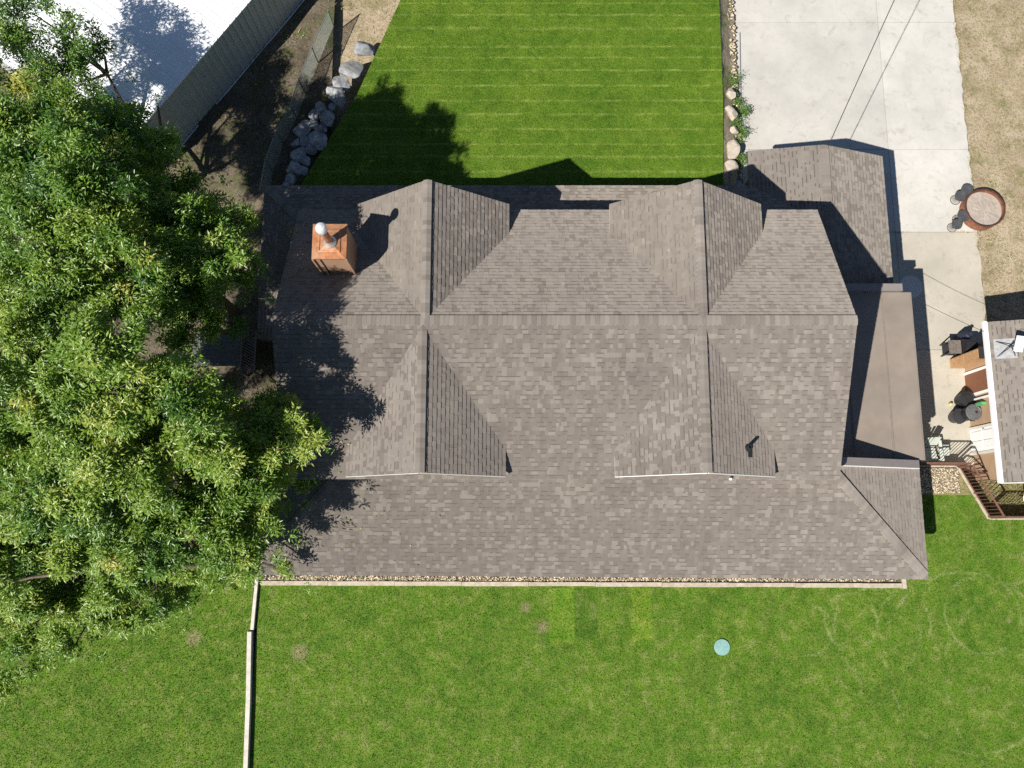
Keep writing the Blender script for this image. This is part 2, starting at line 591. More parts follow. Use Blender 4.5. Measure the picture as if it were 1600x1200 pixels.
M_WOOD_WALL = simple('tan board wall', (0.40, 0.265, 0.165), 0.65, 0.08, 3)
M_GRILLSH = simple('worn grey brown shelf', (0.16, 0.135, 0.115), 0.6, 0.3, 14)
M_STOOL = simple('grey mesh seat', (0.085, 0.088, 0.092), 0.5, 0.35, 40, 0.5, 0.3)
M_SLOPE = soil_mat('stony bank', (0.34, 0.285, 0.20), (0.44, 0.375, 0.285), (0.17, 0.145, 0.085), (0.13, 0.17, 0.04), 0.9)
M_NAVY = simple('navy cover', (0.022, 0.028, 0.05), 0.6, 0.2, 9)
M_YEL = simple('yellow plastic', (0.62, 0.52, 0.20), 0.5, 0.1, 9)


def dryg():
    m, nt, p = new_mat('dry grass')
    g = N(nt)
    t = g.attr('tint')
    g.put(p.inputs['Base Color'], g.ramp(t, [(0.0, (0.10, 0.13, 0.03)), (0.4, (0.20, 0.19, 0.07)), (0.7, (0.36, 0.29, 0.16)), (1.0, (0.46, 0.38, 0.24))]))
    p.inputs['Roughness'].default_value = 0.85
    return m


M_DRYG = dryg()
LOBES_A = [(-9.59, 4.30, 11.8, 0.83), (-9.62, 3.70, 12.1, 1.01), (-8.91, 3.94, 12.1, 0.74), (-10.50, 3.48, 11.2, 0.92), (-11.59, 2.91, 10.8, 0.92), (-12.50, 2.15, 9.1, 1.20), (-12.83, 2.74, 9.8, 0.92), (-13.21, 1.48, 8.9, 1.10), (-11.22, 2.26, 9.6, 1.10), (-9.80, 2.94, 10.7, 1.10), (-9.05, 3.43, 10.6, 0.92), (-9.85, 2.49, 9.0, 1.01), (-8.27, 3.59, 10.6, 0.92), (-7.89, 2.94, 10.7, 0.92), (-7.98, 2.82, 9.1, 0.83), (-8.28, 2.22, 10.0, 0.92), (-7.58, 2.09, 9.6, 0.92), (-9.32, 1.48, 8.9, 1.10), (-10.00, 1.41, 10.0, 1.20), (-11.58, 0.96, 9.3, 1.20), (-13.41, 0.50, 7.8, 0.98), (-7.25, 3.19, 7.6, 0.83), (-6.76, 3.40, 7.5, 0.64), (-6.02, 2.60, 8.1, 0.74), (-5.50, 2.71, 7.9, 0.46), (-6.66, 2.46, 7.7, 0.83), (-7.19, 1.93, 7.6, 0.83), (-7.62, 1.38, 7.8, 0.92), (-6.87, 1.63, 6.8, 0.51), (-8.64, 1.05, 7.4, 1.01), (-9.38, 0.50, 8.2, 0.82), (-8.76, 0.33, 7.9, 0.82), (-7.93, 0.50, 7.8, 0.82), (-7.77, 0.81, 6.5, 0.55), (-7.01, 0.97, 7.1, 0.37), (-10.55, 0.32, 8.6, 0.98), (-11.74, -0.02, 8.2, 0.98), (-13.75, -0.56, 6.7, 0.98), (-10.59, -0.71, 7.6, 0.90), (-9.49, -0.54, 7.7, 0.82), (-8.59, -0.37, 7.3, 0.82), (-8.07, -0.19, 7.6, 0.57), (-8.14, -0.90, 6.3, 0.41), (-8.76, -1.10, 6.6, 0.57), (-9.41, -1.29, 6.4, 0.74), (-11.10, -1.75, 5.0, 0.82), (-11.86, -1.30, 6.3, 0.90), (-13.73, -1.56, 4.8, 0.90), (-14.43, -1.89, 5.6, 0.90), (-11.72, -2.62, 4.7, 0.66), (-12.57, -2.68, 5.0, 0.74), (-14.18, -2.97, 4.1, 0.82), (-15.49, -3.39, 3.8, 0.82), (-15.03, -4.02, 3.5, 0.57), (-10.73, -2.36, 5.5, 0.49), (-13.98, -3.71, 3.6, 0.49), (-14.25, 2.18, 8.7, 1.38), (-15.04, -0.37, 7.0, 1.23), (-16.97, -3.00, 3.8, 1.07), (-7.72, -1.02, 5.8, 0.34), (-14.24, -2.29, 5.2, 0.82), (-14.67, -0.75, 6.4, 0.90), (-11.84, -0.54, 7.6, 0.82), (-15.47, -2.14, 4.8, 0.82), (-12.08, -1.91, 5.4, 0.66), (-13.48, -2.52, 4.8, 0.74), (-16.11, -4.84, 3.2, 0.74), (-12.57, 3.42, 11.6, 1.29)]
LOBES_B = [(-12.76, 10.27, 10.9, 1.10), (-11.80, 10.78, 10.6, 1.10), (-12.05, 8.97, 11.1, 1.20), (-10.47, 9.20, 11.7, 1.01), (-10.27, 8.23, 11.6, 1.10), (-11.99, 7.80, 11.0, 1.10), (-9.99, 10.09, 9.0, 0.69), (-9.92, 9.32, 9.5, 0.83), (-10.22, 9.28, 9.8, 0.74), (-9.56, 9.76, 8.4, 0.69), (-9.35, 10.01, 8.2, 0.37), (-10.02, 8.04, 10.4, 0.92), (-10.05, 7.00, 10.8, 1.01), (-9.57, 6.79, 11.0, 0.74), (-9.45, 6.65, 10.1, 0.64), (-10.88, 6.92, 11.1, 1.10), (-12.04, 6.47, 10.9, 1.10), (-9.24, 8.73, 9.1, 0.92), (-8.33, 8.54, 9.1, 0.92), (-7.84, 8.60, 8.4, 0.69), (-7.46, 8.68, 8.5, 0.41), (-8.56, 7.73, 9.3, 0.92), (-7.75, 7.61, 9.1, 0.83), (-7.53, 7.72, 8.2, 0.41), (-7.46, 6.89, 8.5, 0.41), (-8.47, 6.90, 8.4, 0.83), (-9.21, 7.34, 9.4, 0.92), (-9.48, 5.99, 9.7, 0.74), (-9.16, 5.82, 9.5, 0.55), (-8.39, 5.82, 8.0, 0.55), (-8.20, 5.99, 6.9, 0.32), (-9.29, 5.37, 7.9, 0.74), (-12.99, 5.40, 10.0, 1.10), (-12.41, 6.09, 9.3, 0.92), (-11.12, 6.22, 9.5, 0.92), (-13.03, 4.77, 8.9, 0.92), (-13.78, 9.41, 10.5, 1.29), (-13.73, 6.66, 10.3, 1.29)]
LOBES_C = [(-12.74, 13.56, 5.6, 0.51), (-12.68, 13.20, 5.2, 0.55), (-12.97, 12.86, 5.2, 0.51), (-13.38, 12.48, 4.8, 0.64), (-13.00, 12.67, 4.4, 0.41), (-13.76, 13.64, 4.8, 0.64), (-13.71, 13.90, 5.6, 0.74), (-14.20, 14.58, 6.0, 0.92), (-15.21, 14.35, 6.4, 1.10), (-16.17, 15.70, 6.4, 1.10), (-14.96, 15.96, 6.0, 1.01), (-16.85, 14.35, 6.4, 1.20), (-14.33, 16.48, 4.8, 0.64), (-15.87, 16.84, 6.4, 1.01)]


def understorey(lobes, dz, grow, frac, seed):
    r = random.Random(seed)
    return [(x + r.uniform(-.6, .6), y + r.uniform(-.6, .6), max(2.6, z - dz + r.uniform(-.6, .6)), rad * grow)
            for x, y, z, rad in lobes if r.random() < frac and z > 5.5 and not (x > -9.0 and y > 3.2)]


LOBES_A += understorey(LOBES_A, 2.6, 0.9, 0.32, 3)
LOBES_A += [(x + 0.3, y + 0.2, z - 1.5, r * 0.9) for x, y, z, r in LOBES_A if 3.9 < z <= 7.5 and y < 0.6 and x < -8.3]
LOBES_A += [(-7.5, -0.8, 6.8, 0.62), (-8.0, -0.3, 7.1, 0.7), (-7.1, 0.2, 7.0, 0.45)]
LOBES_A += [(-15.4, 1.2, 9.2, 1.4), (-15.8, 3.4, 8.6, 1.4), (-14.6, -1.6, 7.6, 1.2), (-16.6, 0.2, 8.0, 1.3), (-14.9, 4.6, 7.6, 1.2), (-14.4, 3.2, 6.2, 1.2), (-15.2, 2.4, 7.4, 1.2), (-13.6, 3.9, 5.0, 1.1), (-14.0, 4.4, 6.0, 1.1)]
LOBES_B += understorey(LOBES_B, 2.6, 1.0, 0.85, 4)
LOBES_B += [(-11.2, 11.0, 7.8, 0.9), (-11.9, 11.5, 6.0, 1.0), (-11.0, 10.6, 6.2, 0.8), (-12.6, 10.9, 6.6, 1.0), (-13.6, 11.2, 6.4, 1.1),
            (-14.9, 10.4, 7.0, 1.3), (-15.6, 8.6, 8.8, 1.4), (-15.4, 6.6, 8.6, 1.3), (-12.9, 9.6, 6.4, 1.1), (-11.6, 9.6, 5.6, 0.9), (-16.5, 10.5, 9.0, 1.0), (-17.0, 12.0, 9.0, 1.1),
            (-15.9, 12.2, 7.5, 0.9), (-17.5, 9.0, 10.0, 1.2), (-16.4, 13.5, 8.0, 1.0), (-17.2, 10.6, 7.4, 0.9), (-16.0, 9.6, 10.2, 1.0),
            (-12.2, 10.6, 9.5, 1.1), (-11.0, 11.3, 9.0, 0.9), (-10.2, 10.9, 8.4, 0.8), (-12.8, 11.8, 8.6, 1.0), (-13.6, 10.2, 9.8, 1.1),
            (-11.6, 9.4, 10.4, 1.1), (-10.4, 9.6, 9.6, 0.9), (-13.9, 12.2, 8.4, 1.0)]

# ------------------------------------------------------------------ ground
def struct(name, mb, mats, parent=None):
    o = mb.build(name, mats, parent)
    if parent is None:
        o['kind'] = 'structure'
    return o


def plateau(name, pts, z, depth, mats):
    mb = MB()
    mb.slab([(x, y, z) for x, y in pts], depth, 0, 1)
    return struct(name, mb, mats)


mb = MB()
mb.face([(-150, -150, -0.86), (150, -150, -0.86), (150, 150, -0.86), (-150, 150, -0.86)])
struct('ground', mb, M_DIRT)

REAR = [(-8.75, 6.0), (9.7, 6.0), (9.7, 12.4), (8.35, 12.5), (8.35, 13.6), (8.5, 17.2), (8.7, 45), (-2.5, 45),
        (-4.6, 21.5), (-6.25, 17.3), (-7.45, 15.1), (-8.1, 13.9), (-8.75, 12.6)]
FRONT = [(-9.2, -60), (70, -60), (70, 0.42), (17.5, 0.42), (16.5, 2.36), (9.7, 2.36), (9.7, 5.99), (-8.75, 5.99), (-8.75, 0.5), (-9.2, 0.2)]
SIDE = [(-70, -60), (-9.36, -60), (-9.36, 0.6), (-11, 2.4), (-14, 3.4), (-70, 4)]
plateau('rear_lawn', REAR, 0.0, 0.84, [M_REAR, M_YARD])
plateau('front_lawn', FRONT, 0.0, 0.84, [M_FRONT, M_YARD])
plateau('side_lawn', SIDE, 0.10, 0.9, [M_FRONT, M_YARD])

# left yard: uneven bare ground, lower than the lawn behind the house
gx, gy = 44, 60
mb = MB()
hz = {}
for i in range(gx + 1):
    for j in range(gy + 1):
        x = -46 + i * (38.6 / gx)
        y = 0.2 + j * (46 / gy)
        hz[i, j] = (x, y, -0.47 + 0.05 * math.sin(x * 1.7 + y) + random.uniform(-0.03, 0.03))
for i in range(gx):
    for j in range(gy):
        if hz[i, j][0] > -9 and not (12.5 < hz[i, j][1] < 46):
            continue
        mb.face([hz[i, j], hz[i + 1, j], hz[i + 1, j + 1], hz[i, j + 1]])
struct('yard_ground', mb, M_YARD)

# driveway of cast slabs with open joints, each slab its own piece
drive = MB()
drive.face([(9.2, 2.40, -0.845), (18.55, 2.40, -0.845), (18.55, 60, -0.845), (9.2, 60, -0.845)])
drive = struct('driveway', drive, M_YARD)
G = 0.007
xs = [9.35, 15.35, 18.62]
ys = [2.44, 6.95, 11.77, 15.3, 21.0, 27.0, 34.0, 60.0]
for j in range(len(ys) - 1):
    for i in range(2):
        x0, x1, y0, y1 = xs[i] + G, xs[i + 1] - G, ys[j] + G, ys[j + 1] - G
        if j == 0 and i == 1:
            x1 = 18.9
            x0, y0 = x0, y0
        mb = MB()
        # slightly ragged outer edge where soil meets the concrete
        pts = [(x0, y0)]
        if i == 1 and j >= 1:
            n = 22
            pts += [(x1 + random.uniform(-0.05, 0.05), y0 + (y1 - y0) * k / n) for k in range(n + 1)]
        else:
            pts += [(x1, y0), (x1, y1)]
        pts += [(x0, y1)]
        mb.slab([(x, y, -0.75 + (0.004 if (i + j) % 2 else 0)) for x, y in pts], 0.09, 0, 0)
        mb.build('concrete_slab', M_CONC2 if j < 2 else M_CONC, drive)
mb = MB()
mb.lathe([(0.46, -0.75), (0.46, -0.735)], 32, (15.78, 9.5))
mb.build('round_pad', M_PADC, drive)

mb = MB()
nn = 60
for k in range(nn):
    ya, yb = 12.55 + k * 0.55, 12.55 + (k + 1) * 0.55
    w0, w1 = [9.34 + 0.05 * math.sin(q * 3.1) for q in (ya, yb)]
    rows = []
    for yy, w in ((ya, w0), (yb, w1)):
        xl = 8.36 if yy < 13.6 else 8.36 + 0.14 * min(1, (yy - 13.6) / 3.6) + 0.2 * max(0, (yy - 17.2) / 27.8)
        rows.append([(xl - 0.02, yy, -0.03), (8.75, yy, -0.30 + 0.05 * math.sin(yy * 5)), (9.1, yy, -0.62 + 0.04 * math.sin(yy * 4 + 1)), (w, yy, -0.735)])
    for a_ in range(3):
        mb.face([rows[0][a_], rows[0][a_ + 1], rows[1][a_ + 1], rows[1][a_]])
struct('rocky_slope', mb, M_SLOPE)

mb = MB()
mb.slab([(18.0, 7.0, -0.79), (70, 7.0, -0.79), (70, 60, -0.79), (18.66, 60, -0.79), (18.66, 7.05, -0.79)], 0.05, 0, 0)
struct('dirt_yard', mb, M_DIRT)
mb = MB()
mb.slab([(16.5, 0.5, -0.80), (40, 0.5, -0.80), (40, 2.37, -0.80), (16.5, 2.37, -0.80)], 0.05, 0, 0)
struct('weedy_strip', mb, M_WEEDG)


# ------------------------------------------------------------------ shingles
def clip(poly, edges):
    """Sutherland-Hodgman against a convex counter-clockwise polygon"""
    out = poly
    n = len(edges)
    for i in range(n):
        ax, ay = edges[i]
        bx, by = edges[(i + 1) % n]
        ex, ey = bx - ax, by - ay
        src, out = out, []
        for k in range(len(src)):
            px, py = src[k]
            qx, qy = src[(k + 1) % len(src)]
            dp = ex * (py - ay) - ey * (px - ax)
            dq = ex * (qy - ay) - ey * (qx - ax)
            if dp >= 0:
                out.append((px, py))
            if (dp >= 0) != (dq >= 0):
                t = dp / (dp - dq)
                out.append((px + (qx - px) * t, py + (qy - py) * t))
        if len(out) < 3:
            return []
    return out


def area(p):
    return 0.5 * sum(p[i][0] * p[(i + 1) % len(p)][1] - p[(i + 1) % len(p)][0] * p[i][1] for i in range(len(p)))


def frame_of(pts):
    pts = [Vector(p) for p in pts]
    n = Vector((0, 0, 0))
    for i in range(len(pts)):
        a, b = pts[i], pts[(i + 1) % len(pts)]
        n += Vector(((a.y - b.y) * (a.z + b.z), (a.z - b.z) * (a.x + b.x), (a.x - b.x) * (a.y + b.y)))
    n.normalize()
    if n.z < 0:
        pts.reverse()
        n = -n
    v = (Vector((0, 0, 1)) - n * n.z).normalized()
    u = v.cross(n)
    return pts, n, u, v


EXPO = 0.143
SINGLE_MESH = {}


def shingles(pts, parent, inv, mat, single=None, lift=0.004):
    """courses of laminated shingle tabs over one convex roof face; each tab is a raised wedge with its own tone.
    single(u_world_point) picks the tabs that become objects of their own"""
    pts, n, u, v = frame_of(pts)
    O = pts[0]
    poly = [((p - O).dot(u), (p - O).dot(v)) for p in pts]
    if area(poly) < 0:
        poly.reverse()
    u0, u1 = min(p[0] for p in poly), max(p[0] for p in poly)
    v0, v1 = min(p[1] for p in poly), max(p[1] for p in poly)
    mb = MB()

    def P(a, b, h):
        return O + u * a + v * b + n * (h + lift)

    k = 0
    vb = v0
    while vb < v1 - 0.01:
        a = u0 - random.uniform(0, 0.3)
        # skip the stretch of the course that lies outside the face
        tooth = random.random() < 0.5
        while a < u1:
            w = random.choice((0.09, 0.11, 0.13, 0.16, 0.19, 0.23))
            b = min(a + w, u1 + 0.3)
            rect = [(a, vb), (b, vb), (b, vb + EXPO), (a, vb + EXPO)]
            c = clip(rect, poly)
            if c and area(c) > 0.0006:
                tone = min(0.999, max(0.0, random.gauss(0.56 if tooth else 0.47, 0.135)))
                hlo, hhi = (0.019, 0.004) if tooth else (0.012, 0.003)
                whole = area(c) > 0.999 * w * EXPO

                def H(q):
                    return hlo + (hhi - hlo) * (q[1] - vb) / EXPO
                if whole and tooth and single is not None and single(P((a + b) / 2, vb + EXPO / 2, 0)):
                    key = (round(w, 2), mat.name)
                    if key not in SINGLE_MESH:
                        m2 = MB()
                        hw = w / 2
                        top = [Vector((-hw, 0, hlo)), Vector((hw, 0, hlo)), Vector((hw, EXPO, hhi)), Vector((-hw, EXPO, hhi))]
                        bot = [Vector((q.x, q.y, 0)) for q in top]
                        m2.face(top, 0, 0.45)
                        m2.quads(bot, top, 0, 0.45)
                        SINGLE_MESH[key] = m2.mesh('shingle', [mat])
                    o = bpy.data.objects.new('shingle', SINGLE_MESH[key])
                    col.objects.link(o)
                    o.parent = parent
                    M = Matrix((u, v, n)).transposed().to_4x4()
                    M.translation = P((a + b) / 2, vb, 0)
                    o.matrix_basis = M
                else:
                    if tooth or random.random() < 0.22:
                        mb.face([P(q[0], q[1], H(q)) for q in c], 0, tone)
                    else:
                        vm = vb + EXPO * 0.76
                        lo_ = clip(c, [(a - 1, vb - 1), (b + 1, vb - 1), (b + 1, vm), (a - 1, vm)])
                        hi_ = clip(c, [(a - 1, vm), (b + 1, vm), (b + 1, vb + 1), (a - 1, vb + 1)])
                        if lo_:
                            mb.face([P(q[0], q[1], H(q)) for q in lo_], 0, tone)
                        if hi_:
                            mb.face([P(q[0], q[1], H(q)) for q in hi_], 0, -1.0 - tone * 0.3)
                    if True:
                        for i in range(len(c) if tooth else 1):
                            q, r = c[i], c[(i + 1) % len(c)]
                            mb.face([P(q[0], q[1], 0), P(r[0], r[1], 0), P(r[0], r[1], H(r)), P(q[0], q[1], H(q))], 0, tone * 0.6)
            a = b
            tooth = not tooth if random.random() < 0.72 else tooth
        vb += EXPO
        k += 1
    o = mb.build('shingles', mat, parent, inv)
    o['kind'] = 'stuff'
    return o


def ridge_caps(p0, p1, dl, dr, parent, mat, half=0.165, step=0.142, thick=0.012, start=0.0):
    """overlapping folded cap shingles along a ridge or hip from p0 to p1; dl, dr: unit vectors down each side"""
    p0, p1 = Vector(p0), Vector(p1)
    d = (p1 - p0)
    L = d.length
    d.normalize()
    dl, dr = Vector(dl).normalized(), Vector(dr).normalized()
    up = (Vector((0, 0, 1)) - d * d.z).normalized()
    # local axes: x along the run, z up, y sideways
    sx, sz = d, up
    sy = sz.cross(sx)
    loc = lambda w: Vector((w.dot(sx), w.dot(sy), w.dot(sz)))
    a, b = loc(dl) * half, loc(dr) * half
    # the cap bends less than the roof below it, so its edges stand a little proud
    drop = [Vector((0, 0, q.z * 0.5 - 0.006)) for q in (a, b)]
    a.z *= 0.5
    b.z *= 0.5
    mb = MB()
    ln = step * 1.55
    prof0 = [a + Vector((0, 0, thick + 0.010)), Vector((0, 0, thick * 1.5 + 0.010)), b + Vector((0, 0, thick + 0.010))]
    prof1 = [q - Vector((0, 0, 0.008)) for q in prof0]
    low0 = [a + drop[0], Vector((0, 0, 0.0)), b + drop[1]]
    X = Vector((ln, 0, 0))
    r0 = prof0
    r1 = [q + X for q in prof1]
    mb.quads(r0, r1, 0, 0.5, closed=False)
    mb.quads(low0, r0, 0, 0.5, closed=False)
    mb.face([low0[0], r0[0], r1[0], low0[0] + X])
    mb.face([low0[2] + X, r1[2], r0[2], low0[2]])
    me = mb.mesh('ridge_shingle', [mat])
    M = Matrix((sx, sy, sz)).transposed().to_4x4()
    t = start
    while t < L - step * 0.5:
        o = bpy.data.objects.new('ridge_shingle', me)
        col.objects.link(o)
        o.parent = parent
        M2 = M.copy()
        M2.translation = p0 + d * t + up * 0.004
        o.matrix_basis = M2
        t += step


def hip_caps(p0, p1, n1, n2, parent, mat, half):
    d = (Vector(p1) - Vector(p0)).normalized()
    w = []
    for n in (n1, n2):
        q = d.cross(Vector(n).normalized())
        w.append(q if q.z < 0 else -q)
    ridge_caps(p0, p1, w[0], w[1], parent, mat, half, start=0.16)


# ------------------------------------------------------------------ house
HB = (1.5, 6.0, 0.0)
house = thing('house', 'long house with a taupe shingled roof of several gables, filling the middle of the picture', 'house', HB)
HI = inverse_of(HB)


def hpart(mb, name, mats, **kw):
    return mb.build(name, mats, house, HI, **kw)


XL, XR, YR, ZR = -7.03, 10.09, 6.06, 7.40
YF, ZF, YB, ZB = 1.57, 5.23, 10.43, 4.92
SF, SB = (ZR - ZF) / (YR - YF), (ZR - ZB) / (YB - YR)
mainF = [(XL, YF, ZF), (XR, YF, ZF), (XR, YR, ZR), (XL, YR, ZR)]
mainB = [(XR, YB, ZB), (XL, YB, ZB), (XL, YR, ZR), (XR, YR, ZR)]
DT = 0.16


def roof_deck(name, faces, t=DT, mats=(None, None)):
    mb = MB()
    for f in faces:
        pts = frame_of(f)[0]
        mb.slab(pts, t, 0, 1)
    return hpart(mb, name, [mats[0] or M_DECK, mats[1] or M_TRIM])


# walls
mb = MB()
prof = [(1.95, -0.84), (1.95, 5.2), (6.06, 7.16), (10.08, 4.88), (10.08, -0.84)]
a = [Vector((-6.7, y, z)) for y, z in prof]
b = [Vector((9.78, y, z)) for y, z in prof]
mb.face(a[::-1])
mb.face(b)
mb.quads(a, b)
hpart(mb, 'wall', M_SIDING)

main = roof_deck('main_roof', [mainF, mainB])


def front_gable_x(p):
    return any(abs(p.x - xc) < 2.7 for xc in (-2.62, 5.56))


cnt = [0]


def pick_single(p):
    # the uppermost courses of the front slope, clear of the two gables: the tabs nearest the camera
    if p.y > 3.75 and not any(abs(p.x - xc) < 0.45 + 2.45 * max(0, (5.9 - p.y)) / 3.4 for xc in (-2.62, 5.56)) and cnt[0] < 300 and -4 < p.x:
        cnt[0] += 1
        return True
    return False


shingles(mainF, main, None, M_SH, pick_single)
shingles(mainB, main, None, M_SH)
ridge_caps((XR, YR, ZR), (XL, YR, ZR), (0, -1, -SF), (0, 1, -SB), main, M_SH)

# rear gables
for xc in (-2.54, 5.60):
    hw, ze, ya = 2.44, 5.50, 10.40
    yv = YR + (ZR - ze) / SB
    R = [(xc, ya, ZR), (xc, YR, ZR), (xc + hw, yv, ze), (xc + hw, ya, ze)]
    Lf = [(xc, ya, ZR), (xc - hw, ya, ze), (xc - hw, yv, ze), (xc, YR, ZR)]
    r = roof_deck('rear_gable_roof', [R, Lf], 0.14)
    shingles(R, r, None, M_SH)
    shingles(Lf, r, None, M_SH)
    s = (ZR - ze) / hw
    ridge_caps((xc, ya, ZR), (xc, YR + 0.05, ZR), (-1, 0, -s), (1, 0, -s), r, M_SH)
    mb = MB()
    w = [Vector((xc - hw + 0.3, 10.12, 2.6)), Vector((xc + hw - 0.3, 10.12, 2.6)), Vector((xc + hw - 0.3, 10.12, ze + 0.05)),
         Vector((xc, 10.12, ZR - 0.2)), Vector((xc - hw + 0.3, 10.12, ze + 0.05))]
    w2 = [q - Vector((0, 0.9, 0)) for q in w]
    mb.face(w[::-1])
    mb.quads(w2, w)
    g = hpart(mb, 'gable_wall', M_SIDING)
    fr = MB()
    for q in ((xc - 0.55, 10.12, 3.7, xc + 0.55, 10.16, 4.9),):
        x0, y0, z0, x1, y1, z1 = q
        for lo, hi in (((x0, y0, z0), (x0 + .08, y1, z1)), ((x1 - .08, y0, z0), (x1, y1, z1)),
                       ((x0 + .08, y0, z0), (x1 - .08, y1, z0 + .08)), ((x0 + .08, y0, z1 - .08), (x1 - .08, y1, z1))):
            fr.box(lo, hi)
    hpart(fr, 'window_frame', M_WHITE)

# front gables
for xc in (-2.62, 5.56):
    hw, ze, zr, ya = 2.42, 5.65, 7.32, 1.62
    yv = YR - (ZR - ze) / SF
    yt = YR - (ZR - zr) / SF
    R = [(xc, ya, zr), (xc + hw, ya, ze), (xc + hw, yv, ze), (xc, yt, zr)]
    Lf = [(xc, ya, zr), (xc, yt, zr), (xc - hw, yv, ze), (xc - hw, ya, ze)]
    r = roof_deck('front_gable_roof', [R, Lf], 0.13, (M_DECK, M_WHITE))
    shingles(R, r, None, M_SH)
    shingles(Lf, r, None, M_SH)
    s = (zr - ze) / hw
    for sg in (-1, 1):
        mb = MB()
        mb.bar((xc + sg * 0.02, ya - 0.022, zr + 0.0), (xc + sg * hw, ya - 0.022, ze + 0.0), 0.016 if xc > 0 else 0.008, 0.05)
        mb.build('drip_edge', M_WHITE, r)
    ridge_caps((xc, ya, zr), (xc, yt - 0.05, zr), (-1, 0, -s), (1, 0, -s), r, M_SH)
    mb = MB()
    w = [Vector((xc - hw + 0.2, 1.95, 4.9)), Vector((xc + hw - 0.2, 1.95, 4.9)), Vector((xc + hw - 0.2, 1.95, ze)),
         Vector((xc, 1.95, zr - 0.18)), Vector((xc - hw + 0.2, 1.95, ze))]
    w2 = [q + Vector((0, 0.8, 0)) for q in w]
    mb.face(w)
    mb.quads(w, w2)
    hpart(mb, 'gable_wall', M_SIDING)
mb = MB()
mb.box((6.66, 1.52, 5.33), (6.73, 1.585, 5.42))
hpart(mb, 'light_fitting', M_WHITE)

# front porch roof with hipped ends
SP = 0.42
ZE = 2.75
XA, XB, YE, YW = -8.77, 13.78, -1.585, 1.87
dz = SP * (YW - YE)
dd = YW - YE
KE = 0.0066          # the eave is not quite parallel to the ridge
YA = YE + KE * (XB - XA)
porF = [(XA, YA, ZE), (XB, YE, ZE), (XB - dd, YW + KE * dd, ZE + dz), (XA + dd, YW + KE * (XB - XA - dd), ZE + dz)]
porR = [(XB, YE, ZE), (XB, 2.07, ZE), (XB - dd, 2.07, ZE + dz), (XB - dd, YW, ZE + dz)]
porL = [(XA, YA, ZE), (XA + dd, YW + KE * (XB - XA - dd), ZE + dz), (XA + dd, 2.07, ZE + dz), (XA, 2.07, ZE)]
por = roof_deck('porch_roof', [porF, porR, porL], 0.15)
for f in (porF, porR, porL):
    shingles(f, por, None, M_SH)
hip_caps((XB, YE, ZE), (XB - dd + 0.1, YW - 0.1, ZE + dz), (0, -SP, 1), (SP, 0, 1), por, M_SH, 0.17)
hip_caps((XA, YA, ZE), (XA + dd - 0.1, YW + KE * (XB - XA - dd) - 0.1, ZE + dz), (0, -SP, 1), (-SP, 0, 1), por, M_SH, 0.17)
for i in range(7):
    x = -8.2 + i * (21.4 / 6)
    mb = MB()
    mb.box((x - 0.07, -1.20, 0.0), (x + 0.07, -1.06, 2.72))
    hpart(mb, 'porch_post', M_WHITE)
mb = MB()
mb.box((-8.3, -1.0, 0.005), (13.3, 1.9, 0.10))
hpart(mb, 'porch_floor', M_CONC)

# sloping cap boards at both ends of the flat roof
mb = MB()
p0, p1 = Vector((10.05, 2.20, ZE + SP * (XB - 10.05) + 0.10)), Vector((13.66, 2.20, ZE + SP * (XB - 13.66) + 0.12))
mb.bar(p0, p1, 0.26, 0.16)
hpart(mb, 'cap_board', M_CAP)
mb = MB()
mb.bar(p0 + Vector((0, -0.145, -0.03)), p1 + Vector((0.02, -0.145, -0.03)), 0.022, 0.15)
hpart(mb, 'edge_trim', M_WHITE)
mb = MB()
mb.bar((10.05, 8.36, 2.98), (13.62, 8.36, 2.93), 0.26, 0.16)
hpart(mb, 'cap_board', M_CAP)

# flat membrane roof in three welded sheets
for i, (x0, x1) in enumerate(((10.0, 11.62), (11.60, 12.93), (12.91, 13.93))):
    mb = MB()
    z = 2.87 + 0.006 * (i == 1)
    mb.slab([(x0, 2.35, z), (x1, 2.35, z), (x1 - 0.0, 8.21, z + 0.02), (x0, 8.21, z + 0.02)], 0.18 if i != 1 else 0.02, 0, 1)
    hpart(mb, 'membrane_sheet', [M_MEMB, M_BROWN])
mb = MB()
mb.box((13.935, 2.34, 2.68), (13.965, 8.21, 2.885))
hpart(mb, 'edge_trim', M_MEMB)
for x in (11.61, 12.92):
    mb = MB()
    mb.box((x - 0.03, 2.36, 2.872), (x + 0.02, 8.20, 2.902))
    hpart(mb, 'seam', M_SEAM)
for y in (2.6, 5.3, 8.0):
    mb = MB()
    mb.box((13.55, y - 0.07, -0.75), (13.69, y + 0.07, 2.7))
    hpart(mb, 'patio_post', M_BROWN)

# rear porch roof, wrapping round the left end
zr_ = lambda y: 2.5 + 0.30 * (12.33 - y)
rpB = [(8.75, 12.33, 2.5), (-8.98, 12.33, 2.5), (-6.75, 10.1, zr_(10.1)), (10.2, 10.1, zr_(10.1)), (10.2, 11.25, zr_(11.25))]
rpL = [(-8.98, 12.33, 2.5), (-8.98, 8.1, 2.5), (-6.75, 8.1, zr_(10.1)), (-6.75, 10.1, zr_(10.1))]
rp = roof_deck('rear_porch_roof', [rpB, rpL], 0.13)
shingles(rpB, rp, None, M_SH)
shingles(rpL, rp, None, M_SH)
hip_caps((-8.98, 12.33, 2.5), (-6.8, 10.15, zr_(10.15)), (0, 0.3, 1), (-0.3, 0, 1), rp, M_SH, 0.14)
for x in (-8.6, -4.4, 0, 4.2, 8.4):
    mb = MB()
    mb.box((x - 0.06, 11.92, 0.0), (x + 0.06, 12.04, 2.56))
    hpart(mb, 'porch_post', M_WHITE)
